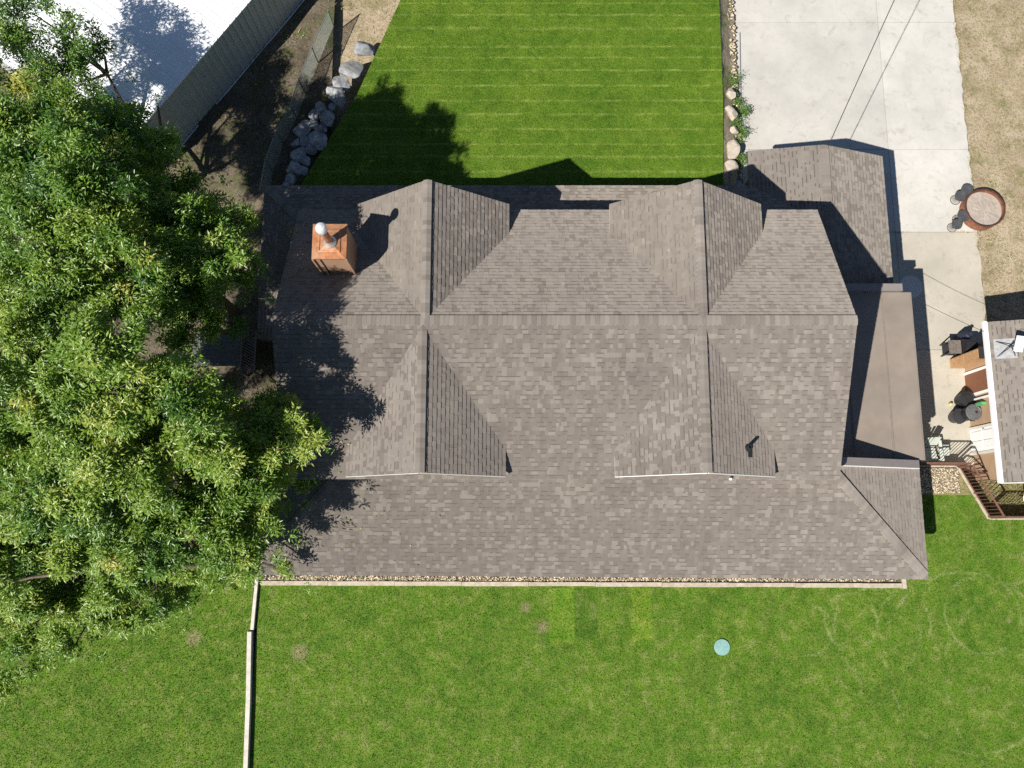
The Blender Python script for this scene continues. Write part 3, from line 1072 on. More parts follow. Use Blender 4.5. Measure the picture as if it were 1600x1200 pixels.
for y in (8.4,):
    mb = MB()
    mb.box((-8.66, y - 0.06, -0.6), (-8.54, y + 0.06, 2.56))
    hpart(mb, 'porch_post', M_WHITE)

# carport roof
CX, CZ = 11.24, 3.00
cpR = [(CX, 8.52, CZ), (13.76, 8.52, 2.05), (13.74, 13.68, 2.05), (CX, 13.68, CZ)]
cpL = [(CX, 8.52, CZ), (CX, 13.68, CZ), (8.62, 13.68, CZ - 0.19 * (CX - 8.62)), (8.62, 8.52, CZ - 0.19 * (CX - 8.62))]
cp = roof_deck('carport_roof', [cpR, cpL], 0.14, (M_DECK, M_BROWN))
shingles(cpR, cp, None, M_SHC)
shingles(cpL, cp, None, M_SHC)
ridge_caps((CX, 13.66, CZ), (CX, 8.54, CZ), (1, 0, -0.377), (-1, 0, -0.19), cp, M_SHC)
for x, y in ((13.45, 13.3), (13.45, 8.9), (9.2, 13.3), (11.24, 13.3)):
    mb = MB()
    mb.box((x - 0.07, y - 0.07, -0.75), (x + 0.07, y + 0.07, CZ - 0.19 * abs(CX - x) - 0.42))
    hpart(mb, 'carport_post', M_BROWN)

# chimney
chim = MB()
chim.box((-5.77, 7.77, 5.3), (-4.83, 8.77, 7.86))
chim = hpart(chim, 'chimney', M_CHIM)
mb = MB()
mb.bar((-5.58, 7.762, 6.3), (-5.58, 7.762, 7.84), 0.035, 0.02, up=(0, 1, 0))
mb.build('panel_joint', M_BLACKM, chim)
mb = MB()
for x in (-5.79, -4.81):
    mb.bar((x, 7.75, 6.2), (x, 7.75, 7.84), 0.05, 0.05)
mb.build('corner_trim', M_CHIM, chim)
mb = MB()
o0 = [Vector(q) for q in ((-5.80, 7.74, 7.865), (-4.80, 7.74, 7.865), (-4.80, 8.80, 7.865), (-5.80, 8.80, 7.865))]
up = lambda r, h, ins: [Vector((q.x + ins * (1 if q.x < -5.3 else -1), q.y + ins * (1 if q.y < 8.27 else -1), h)) for q in r]
r1 = up(o0, 7.93, 0.0)
r2 = up(o0, 7.955, 0.17)
r3 = up(o0, 7.985, 0.175)
r4 = up(o0, 8.0, 0.23)
r5 = up(o0, 7.975, 0.235)
r6 = up(o0, 8.01, 0.36)
mb.face(o0[::-1])
for p, q in ((o0, r1), (r1, r2), (r2, r3), (r3, r4), (r4, r5), (r5, r6)):
    mb.quads(p, q)
mb.face(r6)
mb.build('chimney_top', M_COPPER, chim)
mb = MB()
mb.lathe([(0.20, 8.0), (0.195, 8.03), (0.13, 8.09), (0.118, 8.13)], 20, (-5.27, 8.22))
mb.build('flue_collar', M_GALV, chim, smooth=True)
mb = MB()
mb.lathe([(0.105, 8.05), (0.105, 8.98)], 18, (-5.27, 8.22))
mb.build('flue_pipe', M_FLUE, chim, smooth=True)
mb = MB()
mb.lathe([(0.10, 8.98), (0.155, 9.0), (0.165, 9.10), (0.15, 9.16), (0.16, 9.17), (0.12, 9.24), (0.05, 9.275), (0.0, 9.28)], 18, (-5.27, 8.22))
mb.build('flue_cap', M_CAPW, chim, smooth=True)

# vent pipe on the right front gable
px, py = 6.98, 2.42
pz = 7.32 - 0.69 * (px - 5.56)
mb = MB()
mb.lathe([(0.055, pz - 0.1), (0.055, pz + 0.34), (0.04, pz + 0.34), (0.04, pz + 0.2)], 14, (px, py), top=False)
vp = hpart(mb, 'vent_pipe', M_PIPE)
mb = MB()
mb.lathe([(0.16, pz - 0.12), (0.15, pz - 0.02), (0.09, pz + 0.06), (0.065, pz + 0.10)], 16, (px, py))
mb.build('pipe_boot', M_PIPE, vp)
mb = MB()
q = [Vector((px + 0.02, py - 0.28, pz - 0.02)), Vector((px + 0.17, py - 0.28, pz - 0.12)), Vector((px + 0.17, py + 0.02, pz - 0.12)), Vector((px + 0.02, py + 0.02, pz - 0.02))]
mb.slab([p + Vector((0, 0, 0.035)) for p in q], 0.012, 0, 0)
mb.build('pipe_flashing', M_PIPE, vp)

# ------------------------------------------------------------------ outbuildings
# shed on the right
SB_ = (19.6, 4.4, -0.75)
shed = thing('shed', 'small shingled shed with white gutter, a white door and a brown door', 'shed', SB_)
SI = inverse_of(SB_)
SY0, SY1, SX, SZ = 1.60, 7.20, 16.66, 2.66
SSL = 0.32
SXR = 20.6
SZR = SZ + SSL * (SXR - SX)
mb = MB()
wy0, wy1 = 1.85, 6.95
wall = [(17.60, -0.76), (21.6, -0.76), (21.6, 2.75), (20.6, SZR - 0.25), (17.60, 2.78)]
a = [Vector((x, wy0, z)) for x, z in wall]
b = [Vector((x, wy1, z)) for x, z in wall]
mb.face(a)
mb.face(b[::-1])
mb.quads(b, a)
mb.build('wall', M_WOOD_WALL, shed, SI)
fl = [(SX, SY0, SZ), (SXR, SY0, SZR), (SXR, SY1, SZR), (SX, SY1, SZ)]
fr_ = [(SXR, SY0, SZR), (24.4, SY0, SZR - SSL * 3.8), (24.4, SY1, SZR - SSL * 3.8), (SXR, SY1, SZR)]
mb = MB()
for f in (fl, fr_):
    mb.slab(frame_of(f)[0], 0.13, 0, 1)
sr = mb.build('roof', [M_DECK, M_WHITE], shed, SI)
shingles(fl, sr, None, M_SH)
shingles(fr_, sr, None, M_SH)
ridge_caps((SXR, SY0, SZR), (SXR, SY1, SZR), (-1, 0, -SSL), (1, 0, -SSL), sr, M_SH)
mb = MB()
gx0, gx1 = SX - 0.14, SX - 0.005
mb.box((gx0, SY0 - 0.02, SZ - 0.13), (gx1, SY1 + 0.02, SZ - 0.12))
mb.box((gx0, SY0 - 0.02, SZ - 0.12), (gx0 + 0.012, SY1 + 0.02, SZ + 0.0))
mb.box((gx0 + 0.012, SY0 - 0.02, SZ - 0.02), (gx1, SY1 + 0.02, SZ - 0.008))
mb.build('gutter', M_GUTTER, shed, SI)
mb = MB()
mb.box((SX + 0.02, SY0 - 0.025, SZ - 0.16), (SX + 0.1, SY0 - 0.003, SZ + 0.02))
mb.bar((SX, SY0 - 0.016, SZ - 0.04), (SXR, SY0 - 0.016, SZR - 0.04), 0.02, 0.14)
mb.build('rake_board', M_WHITE, shed, SI)


def panel_door(y0, y1, ztop, mat, panels, frame):
    d = MB()
    d.box((17.56, y0, -0.74), (17.597, y1, ztop))
    d = d.build('door', mat, shed, SI)
    if panels:
        p = MB()
        w = (y1 - y0)
        for k in range(2):
            for zlo, zhi in ((-0.60, 0.06), (0.16, 0.82), (0.92, 1.18)):
                ya = y0 + w * (0.12 + 0.42 * k)
                p.box((17.535, ya, zlo), (17.56, ya + w * 0.34, zhi))
        p.build('door_panels', mat, d)
        h = MB()
        h.lathe([(0.0, -0.03), (0.035, -0.02), (0.035, 0.02), (0.0, 0.03)], 10, M=Matrix.Translation((17.52, y1 - 0.07, 0.25)))
        h.build('handle', M_GALV, d)
    f = MB()
    f.box((17.54, y0 - 0.10, -0.745), (17.598, y0 - 0.003, ztop + 0.08))
    f.box((17.54, y1 + 0.003, -0.745), (17.598, y1 + 0.10, ztop + 0.08))
    f.box((17.54, y0 - 0.003, ztop + 0.003), (17.598, y1 + 0.003, ztop + 0.08))
    f.build('door_frame', frame, shed, SI)


panel_door(2.92, 3.78, 1.28, M_WHITE, True, M_TRIM)
panel_door(5.15, 5.92, 1.28, M_BDOOR, False, M_WHITE)
mb = MB()
mb.box((17.50, 4.86, -0.2), (17.597, 4.92, 1.6))
mb.build('downpipe', M_WHITE, shed, SI)

# white panel dish on its mat on the shed roof
dish = thing('panel_dish', 'small white flat dish on a tripod over a square grey mat on the shed roof', 'dish', (16.75, 6.2, 2.75))
DI = inverse_of((16.75, 6.2, 2.75))
rz_ = lambda x: SZ + SSL * (x - SX)
mb = MB()
mb.slab([(16.76, 5.86, rz_(16.76) + 0.035), (17.42, 5.86, rz_(17.42) + 0.035), (17.42, 6.56, rz_(17.42) + 0.035), (16.76, 6.56, rz_(16.76) + 0.035)], 0.02, 0, 0)
mb.build('mat', M_GRAYM, dish, DI)
ctr = Vector((17.12, 6.22, rz_(17.12) + 0.32))
for fx, fy in ((16.84, 6.48), (16.84, 5.94), (17.36, 6.48), (17.36, 5.94)):
    mb = MB()
    mb.tube([(fx, fy, rz_(fx) + 0.03), ctr], 0.016, 6)
    mb.build('leg', M_BLACKM, dish, DI)
mb = MB()
mb.tube([ctr - Vector((0, 0, 0.1)), ctr + Vector((0.06, 0.02, 0.26))], 0.025, 8)
mb.build('mast', M_BLACKM, dish, DI)
mb = MB()
Mx = Matrix.Translation(ctr + Vector((0.10, 0.02, 0.31))) @ Matrix.Rotation(-0.14, 4, 'Z') @ Matrix.Rotation(0.34, 4, 'X') @ Matrix.Rotation(0.1, 4, 'Y')
mb.box((-0.15, -0.27, -0.025), (0.15, 0.27, 0.025), M=Mx)
mb.build('panel', M_WHITE, dish, DI)

# round white dish by the end of the shed
wd = thing('round_dish', 'round white dish on a short post among the weeds below the shed', 'dish', (19.0, 1.25, -0.8))
WI = inverse_of((19.0, 1.25, -0.8))
mb = MB()
mb.tube([(19.22, 1.3, -0.8), (19.22, 1.3, -0.05)], 0.03, 8)
mb.build('post', M_BLACKM, wd, WI)
mb = MB()
Mx = Matrix.Translation((19.2, 1.22, 0.05)) @ Matrix.Rotation(math.radians(20), 4, 'X')
mb.lathe([(0.03, -0.06), (0.2, -0.035), (0.34, 0.03), (0.36, 0.035), (0.33, 0.03), (0.2, -0.02), (0.0, -0.045)], 24, M=Mx)
mb.build('bowl', M_WHITE, wd, WI, smooth=True)

# metal building in the top left corner
BB = Vector((-12.9, 16.2, -0.5))
e = (Vector((-11.87, 17.52, -0.5)) - Vector((-13.78, 14.87, -0.5))).normalized()
nb = Vector((-e.y, e.x, 0))           # away from the house
p0 = Vector((-14.4, 14.0, -0.5))
LB, WB, HB_ = 16.0, 9.0, 2.65
bld = thing('metal_building', 'metal building with white ribbed roof and grey green walls behind the trees', 'building', p0)
BI = inverse_of(p0)
mb = MB()
# ribbed wall facing the house
n = int(LB / 0.1)
lo, hi = [], []
for i in range(n + 1):
    d = 0.028 if i % 3 == 0 else 0.0
    for k, dd_ in ((0.0, d), (0.5, d)):
        q = p0 + e * (LB * (i + k) / n) - nb * dd_
        lo.append(q)
        hi.append(q + Vector((0, 0, HB_)))
mb.quads(lo, hi, closed=False)
q0 = [p0 + nb * 0.01, p0 + nb * WB]
mb.face([q0[0], q0[1], q0[1] + Vector((0, 0, HB_)), q0[0] + nb * (WB / 2) + Vector((0, 0, HB_ + 0.9)), q0[0] + Vector((0, 0, HB_))])
q1 = [p + e * LB for p in q0]
mb.face([q1[1], q1[0], q1[0] + Vector((0, 0, HB_)), q1[0] + nb * (WB / 2) + Vector((0, 0, HB_ + 0.9)), q1[1] + Vector((0, 0, HB_))])
mb.face([q0[1], q1[1], q1[1] + Vector((0, 0, HB_)), q0[1] + Vector((0, 0, HB_))])
mb.build('wall', M_STEELG, bld, BI)
mb = MB()
for i in range(int(LB / 0.9)):
    pass
rp0 = p0 - nb * 0.05 - e * 0.1 + Vector((0, 0, HB_ + 0.01))
rise = Vector((0, 0, 0.9))
half = nb * (WB / 2 + 0.05)
a0, a1 = rp0, rp0 + e * (LB + 0.2)
m0, m1 = a0 + half + rise, a1 + half + rise
b0, b1 = m0 + half - rise, m1 + half - rise
mb.slab(frame_of([a0, a1, m1, m0])[0], 0.05, 0, 0)
mb.slab(frame_of([m0, m1, b1, b0])[0], 0.05, 0, 0)
rf = mb.build('roof', M_STEELW, bld, BI)
k = 0
d = 0.12
while d < LB:
    mb = MB()
    mb.bar(a0 + e * d + Vector((0, 0, 0.012)), m0 + e * d + Vector((0, 0, 0.012)), 0.035, 0.03)
    mb.bar(m0 + e * d + Vector((0, 0, 0.012)), b0 + e * d + Vector((0, 0, 0.012)), 0.035, 0.03)
    mb.build('roof_rib', M_STEELW, rf)
    d += 0.36
mb = MB()
mb.bar(p0 - nb * 0.06, p0 + e * LB - nb * 0.06, 0.03, 0.10)
mb.build('base_trim', M_STEELW, bld, BI)

# ------------------------------------------------------------------ edging and railings
mb = MB()
x = -9.08
tim = thing('timber_edging', 'long pale timber edging along the gravel strip in front of the house', 'edging', (2.5, -1.9, 0))
TI = inverse_of((2.5, -1.9, 0))
while x < 14.05:
    w = min(2.42, 14.12 - x)
    mb = MB()
    mb.box((x, -1.985 + random.uniform(-0.012, 0.012) - 0.004 * x, -0.05), (x + w - 0.012, -1.835 - 0.004 * x, 0.09 + random.uniform(-0.006, 0.006)))
    mb.build('timber', M_TIMBER, tim, TI)
    x += w
mb = MB()
mb.box((14.13, -2.07, -0.05), (14.28, -1.3, 0.095))
mb.build('end_timber', M_TIMBER, tim, TI)


def timber_wall(label, segs, mat, w=0.15, h=0.2):
    t = thing('timber_edging', label, 'edging', segs[0][0])
    I = inverse_of(segs[0][0])
    for a_, b_ in segs:
        mb = MB()
        mb.bar(Vector(a_) + Vector((0, 0, -h / 2)), Vector(b_) + Vector((0, 0, -h / 2)), w, h)
        mb.build('timber', mat, t, I)
    return t


timber_wall('pale timber edging between the lawns, the piece that runs up to the house', [((-9.315, -3.50, 0.14), (-9.235, -1.60, 0.14)), ((-9.235, -1.595, 0.14), (-9.22, 0.2, 0.14))], M_TIMW, 0.115, 0.34)
timber_wall('white timber edging between the lawns, the bottommost and highest piece', [((-9.30, -5.9, 0.22), (-9.38, -3.56, 0.22)), ((-9.26, -8.4, 0.22), (-9.30, -5.905, 0.22))], M_TIMW, 0.15, 0.5)

tw = thing('retaining_wall', 'pale timber retaining wall under the railing beside the gravel bed', 'retaining wall', (16.5, 2.4, -0.8))
WI2 = inverse_of((16.5, 2.4, -0.8))
for z0 in (-0.84, -0.56, -0.28):
    for a_, b_ in (((13.6, 2.41), (16.54, 2.39)), ((16.58, 2.34), (17.55, 0.44)), ((17.56, 0.46), (22, 0.46))):
        mb = MB()
        mb.bar((*a_, z0 + 0.16), (*b_, z0 + 0.16), 0.14, 0.274)
        mb.build('timber', M_TIMBER, tw, WI2)


def railing(label, pts, h, z):
    base = Vector((*pts[0], z))
    t = thing('railing', label, 'railing', base)
    I = inverse_of(base)
    shared = MB()
    shared.box((-0.009, -0.009, 0.0), (0.009, 0.009, h - 0.12))
    me = shared.mesh('baluster', [M_RAIL])
    for a_, b_ in zip(pts, pts[1:]):
        a3, b3 = Vector((*a_, z)), Vector((*b_, z))
        mb = MB()
        mb.bar(a3 + Vector((0, 0, h)), b3 + Vector((0, 0, h)), 0.06, 0.035)
        mb.build('top_rail', M_RAIL, t, I)
        mb = MB()
        mb.bar(a3 + Vector((0, 0, 0.10)), b3 + Vector((0, 0, 0.10)), 0.035, 0.03)
        mb.build('bottom_rail', M_RAIL, t, I)
        L = (b3 - a3).length
        n = max(2, int(L / 0.125))
        for i in range(1, n):
            o = bpy.data.objects.new('baluster', me)
            col.objects.link(o)
            o.parent = t
            o.location = a3.lerp(b3, i / n) + Vector((0, 0, 0.10)) - base
    for p in pts:
        mb = MB()
        mb.box((p[0] - 0.03, p[1] - 0.03, z - 0.1), (p[0] + 0.03, p[1] + 0.03, z + h + 0.01))
        mb.build('post', M_RAIL, t, I)
    return t


railing('red brown railing along the top of the gravel bed, by the pale chair', [(14.3, 2.40), (16.50, 2.385)], 1.0, 0.0)
railing('dark railing slanting down beside the lawn to the bottom corner', [(16.60, 2.31), (17.08, 1.36), (17.53, 0.50)], 1.0, 0.0)
railing('red brown railing along the lower edge of the weeds, at the right edge', [(17.62, 0.46), (19.4, 0.46), (21.2, 0.46)], 1.0, 0.0)
railing('short railing from the retaining wall to the shed wall', [(16.75, 2.30), (17.52, 2.10)], 0.95, -0.76)

# gravel
def pebbles(name, label_kind, x0, x1, y0, y1, n, z, smin, smax):
    octa = np.array([(1, 0, 0), (-1, 0, 0), (0, 1, 0), (0, -1, 0), (0, 0, 1), (0, 0, -1)], float)
    tri = np.array([(0, 2, 4), (2, 1, 4), (1, 3, 4), (3, 0, 4), (2, 0, 5), (1, 2, 5), (3, 1, 5), (0, 3, 5)])
    p = np.stack([rng.uniform(x0, x1, n), rng.uniform(y0, y1, n), z + rng.uniform(0, 0.02, n)], 1)
    s = rng.uniform(smin, smax, (n, 1)) * rng.uniform(0.7, 1.3, (n, 3))
    s[:, 2] *= 0.6
    a = rng.uniform(0, 6.28, n)
    ca, sa = np.cos(a), np.sin(a)
    v = octa[None] * s[:, None] * rng.uniform(0.8, 1.2, (n, 6, 1))
    vx = v[..., 0] * ca[:, None] - v[..., 1] * sa[:, None]
    vy = v[..., 0] * sa[:, None] + v[..., 1] * ca[:, None]
    v = np.stack([vx, vy, v[..., 2]], -1) + p[:, None]
    f = (tri[None] + (np.arange(n) * 6)[:, None, None]).reshape(-1, 3)
    me = np_mesh(name, v.reshape(-1, 3), f, np.repeat(rng.uniform(0, 1, n), 8), [M_PEB], smooth=False)
    o = bpy.data.objects.new(name, me)
    col.objects.link(o)
    o['kind'] = 'stuff'
    return o


mb = MB()
mb.slab([(-9.05, -1.82, 0.012), (14.1, -1.9, 0.012), (14.1, -1.0, 0.012), (-9.05, -1.0, 0.012)], 0.01, 0, 0)
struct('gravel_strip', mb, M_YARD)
mb = MB()
mb.slab([(13.45, 1.30, 0.012), (17.0, 1.30, 0.012), (16.52, 2.28, 0.012), (13.45, 2.32, 0.012)], 0.01, 0, 0)
struct('gravel_bed', mb, M_WEEDG)
pebbles('gravel', '', -9.0, 14.08, -1.80, -1.45, 5200, 0.02, 0.018, 0.05)
pebbles('stones', '', 8.85, 9.3, 12.7, 24.0, 700, -0.60, 0.03, 0.08)
pebbles('gravel', '', 13.8, 16.55, 1.38, 2.28, 2600, 0.02, 0.016, 0.045)

# ------------------------------------------------------------------ boulders
def boulder_mesh(seed, mat):
    r = random.Random(seed)
    import bmesh
    bm = bmesh.new()
    bmesh.ops.create_icosphere(bm, subdivisions=3, radius=1.0)
    cuts = []
    for _ in range(15):
        d = Vector((r.gauss(0, 1), r.gauss(0, 1), r.gauss(0, 1))).normalized()
        cuts.append((d, r.uniform(0.48, 0.85)))
    for v in bm.verts:
        p = v.co.copy()
        for d, k in cuts:
            q = p.dot(d)
            if q > k:
                p -= d * (q - k) * 0.98
        p *= 1 + 0.03 * math.sin(9 * p.x + seed) * math.cos(8 * p.y)
        v.co = p
    me = bpy.data.meshes.new('boulder')
    bm.to_mesh(me)
    bm.free()
    me.materials.append(mat)
    return me


RL = [(-7.0, 17.25, .45, .40, 'large squared grey boulder at the top of the row, touching the lawn'),
      (-7.62, 16.62, .34, .30, 'grey boulder just below the top one, on the outer side of the row'),
      (-7.42, 16.2, .34, .30, 'grey boulder just below the top one, on the lawn side of the row'),
      (-7.95, 16.02, .30, .24, 'rounded grey boulder in the upper middle of the row'),
      (-8.38, 15.82, .36, .28, 'pale grey boulder that sticks out furthest to the outer side'),
      (-7.82, 15.52, .30, .24, 'flat grey boulder lying inside the row, right of the one that sticks out'),
      (-8.27, 15.33, .27, .24, 'small pale boulder below the one that sticks out'),
      (-7.78, 15.28, .40, .26, 'wide grey brown boulder in the middle of the row, touching the lawn'),
      (-8.0, 14.95, .26, .17, 'small light tan boulder wedged in the lower middle of the row'),
      (-8.5, 14.72, .36, .30, 'tall grey boulder in the lower part of the row, on the outer side'),
      (-8.18, 14.42, .22, .16, 'low green grey boulder by the lawn in the lower part of the row'),
      (-8.62, 14.12, .38, .30, 'rounded grey boulder second from the roof edge'),
      (-8.88, 13.22, .36, .30, 'squared grey boulder nearest the roof edge'),
      (-9.15, 13.0, .20, .15, 'small boulder beside the one nearest the roof edge'),
      (-7.62, 15.85, .24, .20, 'small blocky boulder on the lawn side, above the wide grey brown one'),
      (-7.95, 16.45, .26, .22, 'narrow boulder between the two upper boulders on the outer side'),
      (-8.62, 15.2, .22, .18, 'small boulder below the pale one that sticks out to the outer side'),
      (-8.30, 14.05, .20, .15, 'small low boulder at the lawn edge, two below the wide grey brown one'),
      (-8.75, 13.68, .26, .20, 'blocky boulder between the roof edge boulder and the rounded one'),
      (-7.25, 16.75, .22, .20, 'small boulder tucked under the large squared one at the top'),
      (-6.85, 17.85, .34, .30, 'grey boulder just above the large squared one'),
      (-6.45, 18.3, .42, .36, 'grey boulder beyond the top of the row, beside the lawn'),
      (-6.0, 19.3, .38, .32, 'grey boulder furthest from the house in the row')]
for i, (x, y, r_, h, lab) in enumerate(RL):
    o = bpy.data.objects.new('boulder', boulder_mesh(i, M_ROCK))
    col.objects.link(o)
    r_ *= 1.22
    o.scale = (r_ * random.uniform(0.9, 1.15), r_ * random.uniform(0.85, 1.05), h)
    o.rotation_euler = (random.uniform(-.2, .2), random.uniform(-.2, .2), random.uniform(0, 6.28))
    o.location = (x, y, -0.08 + h * 0.3)
    tag(o, lab, 'boulder', 'grey boulders lining the left edge of the rear lawn')
RR = [(8.80, 15.05, .32, .24, 'squared tan boulder between the lawn and the driveway', M_ROCKT),
      (8.72, 14.2, .30, .24, 'long pale tan boulder just outside the carport shadow', M_ROCKT),
      (8.95, 15.85, .17, .14, 'small pale boulder among the weeds, above the squared tan one', M_ROCKT),
      (8.86, 16.6, .28, .2, 'tan boulder under the weeds in the upper part of the row by the driveway', M_ROCKT),
      (8.86, 17.5, .25, .18, 'tan boulder at the top of the row by the driveway', M_ROCKT),
      (8.62, 13.3, .28, .22, 'dark boulder in the shadow beside the rear porch roof', M_ROCK),
      (9.05, 13.45, .26, .22, 'dark boulder in the shadow next to the end of the grey pipe', M_ROCK)]
for i, (x, y, r_, h, lab, mt) in enumerate(RR):
    o = bpy.data.objects.new('boulder', boulder_mesh(40 + i, mt))
    col.objects.link(o)
    o.scale = (r_ * random.uniform(0.95, 1.15), r_ * random.uniform(1.1, 1.4), h)
    o.rotation_euler = (random.uniform(-.2, .2), random.uniform(-.2, .2), random.uniform(-.5, .5))
    o.location = (x, y, -0.2)
    tag(o, lab, 'boulder', 'boulders between the rear lawn and the driveway')

# ------------------------------------------------------------------ wire fence on the left
FP = [(-9.75, 13.1), (-9.62, 14.2), (-9.25, 15.4), (-8.75, 16.5), (-8.45, 17.6), (-8.0, 19.0), (-7.4, 20.6)]
fen = thing('wire_fence', 'low chain link fence beside the grey boulders on the left', 'fence', (*FP[0], -0.5))
FI = inverse_of((*FP[0], -0.5))
FZ0, FZ1 = -0.47, 0.62
for p in FP:
    mb = MB()
    mb.tube([(*p, FZ0), (*p, FZ1 + 0.05)], 0.026, 8)
    mb.build('post', M_FENCE, fen, FI)
wm = MB()
for a_, b_ in zip(FP, FP[1:]):
    A, B = Vector((*a_, 0)), Vector((*b_, 0))
    mb = MB()
    mb.tube([A + Vector((0, 0, FZ1)), B + Vector((0, 0, FZ1))], 0.018, 6)
    mb.build('top_rail', M_FENCE, fen, FI)
    L = (B - A).length
    H = FZ1 - FZ0
    n = int(L / 0.062)
    m_ = H / L
    for i in range(-int(H / 0.062), n + 1):
        for sgn in (1, -1):
            u0, w0 = i * 0.062, 0.0
            u1, w1 = u0 + H, H
            if u0 < 0:
                w0 = -u0
                u0 = 0
            if u1 > L:
                w1 -= (u1 - L)
                u1 = L
            if u1 - u0 < 0.03:
                continue
            if sgn < 0:
                w0, w1 = H - w0, H - w1
            wm.bar(A.lerp(B, u0 / L) + Vector((0, 0, FZ0 + w0)), A.lerp(B, u1 / L) + Vector((0, 0, FZ0 + w1)), 0.0055)
wm.build('wire_mesh', M_FENCE, fen, FI, kind='stuff')

# ------------------------------------------------------------------ fire pit and stools
fp = thing('fire_pit', 'large round rusty steel fire pit filled with pale ash, at the driveway edge', 'fire pit', (18.75, 12.6, -0.75))
r0 = 0.785
mb = MB()
mb.lathe([(r0 - 0.02, 0.0), (r0, 0.03), (r0 - 0.01, 0.18), (r0 + 0.008, 0.2), (r0 - 0.008, 0.22), (r0, 0.46), (r0 - 0.035, 0.46), (r0 - 0.045, 0.30)], 56, top=False)
mb.build('shell', M_RUST, fp, smooth=False)
mb = MB()
Mi = [(r0 - 0.005, 0.465), (r0 + 0.02, 0.475), (r0 + 0.022, 0.495), (r0, 0.51), (r0 - 0.04, 0.505), (r0 - 0.05, 0.47)]
for q_, w_ in zip(Mi, Mi[1:] + Mi[:1]):
    mb.quads(*[[Vector((z_[0] * math.cos(2 * math.pi * i / 56), z_[0] * math.sin(2 * math.pi * i / 56), z_[1])) for i in range(56)] for z_ in (q_, w_)])
mb.build('rim', M_RUSTD, fp, smooth=True)
mb = MB()
rings = []
for k in range(9):
    rr = (r0 - 0.05) * k / 8
    rings.append([Vector((rr * math.cos(2 * math.pi * i / 40), rr * math.sin(2 * math.pi * i / 40),
                          0.33 + random.uniform(-0.012, 0.012) + 0.03 * math.cos(i * 0.157 + 1) * k / 8)) for i in range(40)])
for a_, b_ in zip(rings, rings[1:]):
    mb.quads(a_, b_)
mb.build('ash_bed', M_ASH, fp, smooth=True)


def stool(r, h, label):
    t = thing('wire_stool', label, 'stool', (0, 0, 0), 0, 'round dark wire stools beside the fire pit')
    mb = MB()
    n = 26
    for q in range(5):
        rr = r * (0.28 + 0.18 * q)
        mb.tube([(rr * math.cos(2 * math.pi * i / n), rr * math.sin(2 * math.pi * i / n), h - 0.01 - 0.03 * (1 - q / 4)) for i in range(n + 1)], 0.011, 5, caps=False)
    mb.lathe([(r * 0.97, h - 0.026), (r * 0.5, h - 0.034), (0.0, h - 0.038)], 22)
    for k in range(12):
        a_ = k * math.pi / 6
        mb.tube([(r * .2 * math.cos(a_), r * .2 * math.sin(a_), h - 0.045), (r * math.cos(a_), r * math.sin(a_), h - 0.012)], 0.007, 4)
    mb.build('seat', M_STOOL, t)
    mb = MB()
    n = 20
    for k in range(n):
        a_ = 2 * math.pi * k / n
        mb.tube([(r * math.cos(a_), r * math.sin(a_), h - 0.01), (r * .45 * math.cos(a_), r * .45 * math.sin(a_), h * 0.5),
                 (r * .9 * math.cos(a_), r * .9 * math.sin(a_), 0.01)], 0.007, 4)
    mb.tube([(r * .9 * math.cos(2 * math.pi * i / 26), r * .9 * math.sin(2 * math.pi * i / 26), 0.012) for i in range(27)], 0.012, 5, caps=False)
    mb.tube([(r * .45 * math.cos(2 * math.pi * i / 20), r * .45 * math.sin(2 * math.pi * i / 20), h * 0.5) for i in range(21)], 0.012, 5, caps=False)
    mb.build('wire_base', M_WIRE, t)
    return t


st = stool(0.235, 0.46, 'round wire stool beyond the fire pit, the one nearer to its rim')
st.location = (18.13, 13.36, -0.75)
for x, y, s, lab in ((17.86, 13.12, 0.92, 'round wire stool beyond the fire pit, the one standing further out on the concrete'),
                     (17.88, 12.28, 1.0, 'round wire stool in the shade against the near side of the fire pit'),
                     (17.62, 11.95, 0.88, 'smallest round wire stool, standing just above the driveway joint')):
    c = copy_tree(st)
    c.location = (x, y, -0.75)
    c.rotation_euler.z = random.uniform(0, 3)
    c.scale = (s, s, s)
    c['label'] = lab

# ------------------------------------------------------------------ things by the shed
# storage bench / tall cabinet end with its lit side
cab = thing('storage_cabinet', 'tall wooden cabinet against the shed behind the grill', 'cabinet', (17.3, 6.35, -0.75))
CI = inverse_of((17.3, 6.35, -0.75))
mb = MB()
mb.box((17.02, 6.20, -0.70), (17.58, 6.56, 1.35))
body = mb.build('body', M_WOOD, cab, CI)
mb = MB()
mb.box((16.99, 6.16, 1.353), (17.585, 6.60, 1.385))
mb.build('top', M_BLACKM, cab, CI)
for z0, z1 in ((-0.6, 0.3), (0.34, 1.3)):
    mb = MB()
    mb.box((17.0, 6.23, z0), (17.018, 6.53, z1))
    mb.build('door', M_WOOD, cab, CI)
mb = MB()
for x in (17.05, 17.5):
    for y in (6.22, 6.5):
        mb.box((x, y, -0.75), (x + 0.05, y + 0.05, -0.70))
mb.build('feet', M_BLACKM, cab, CI)

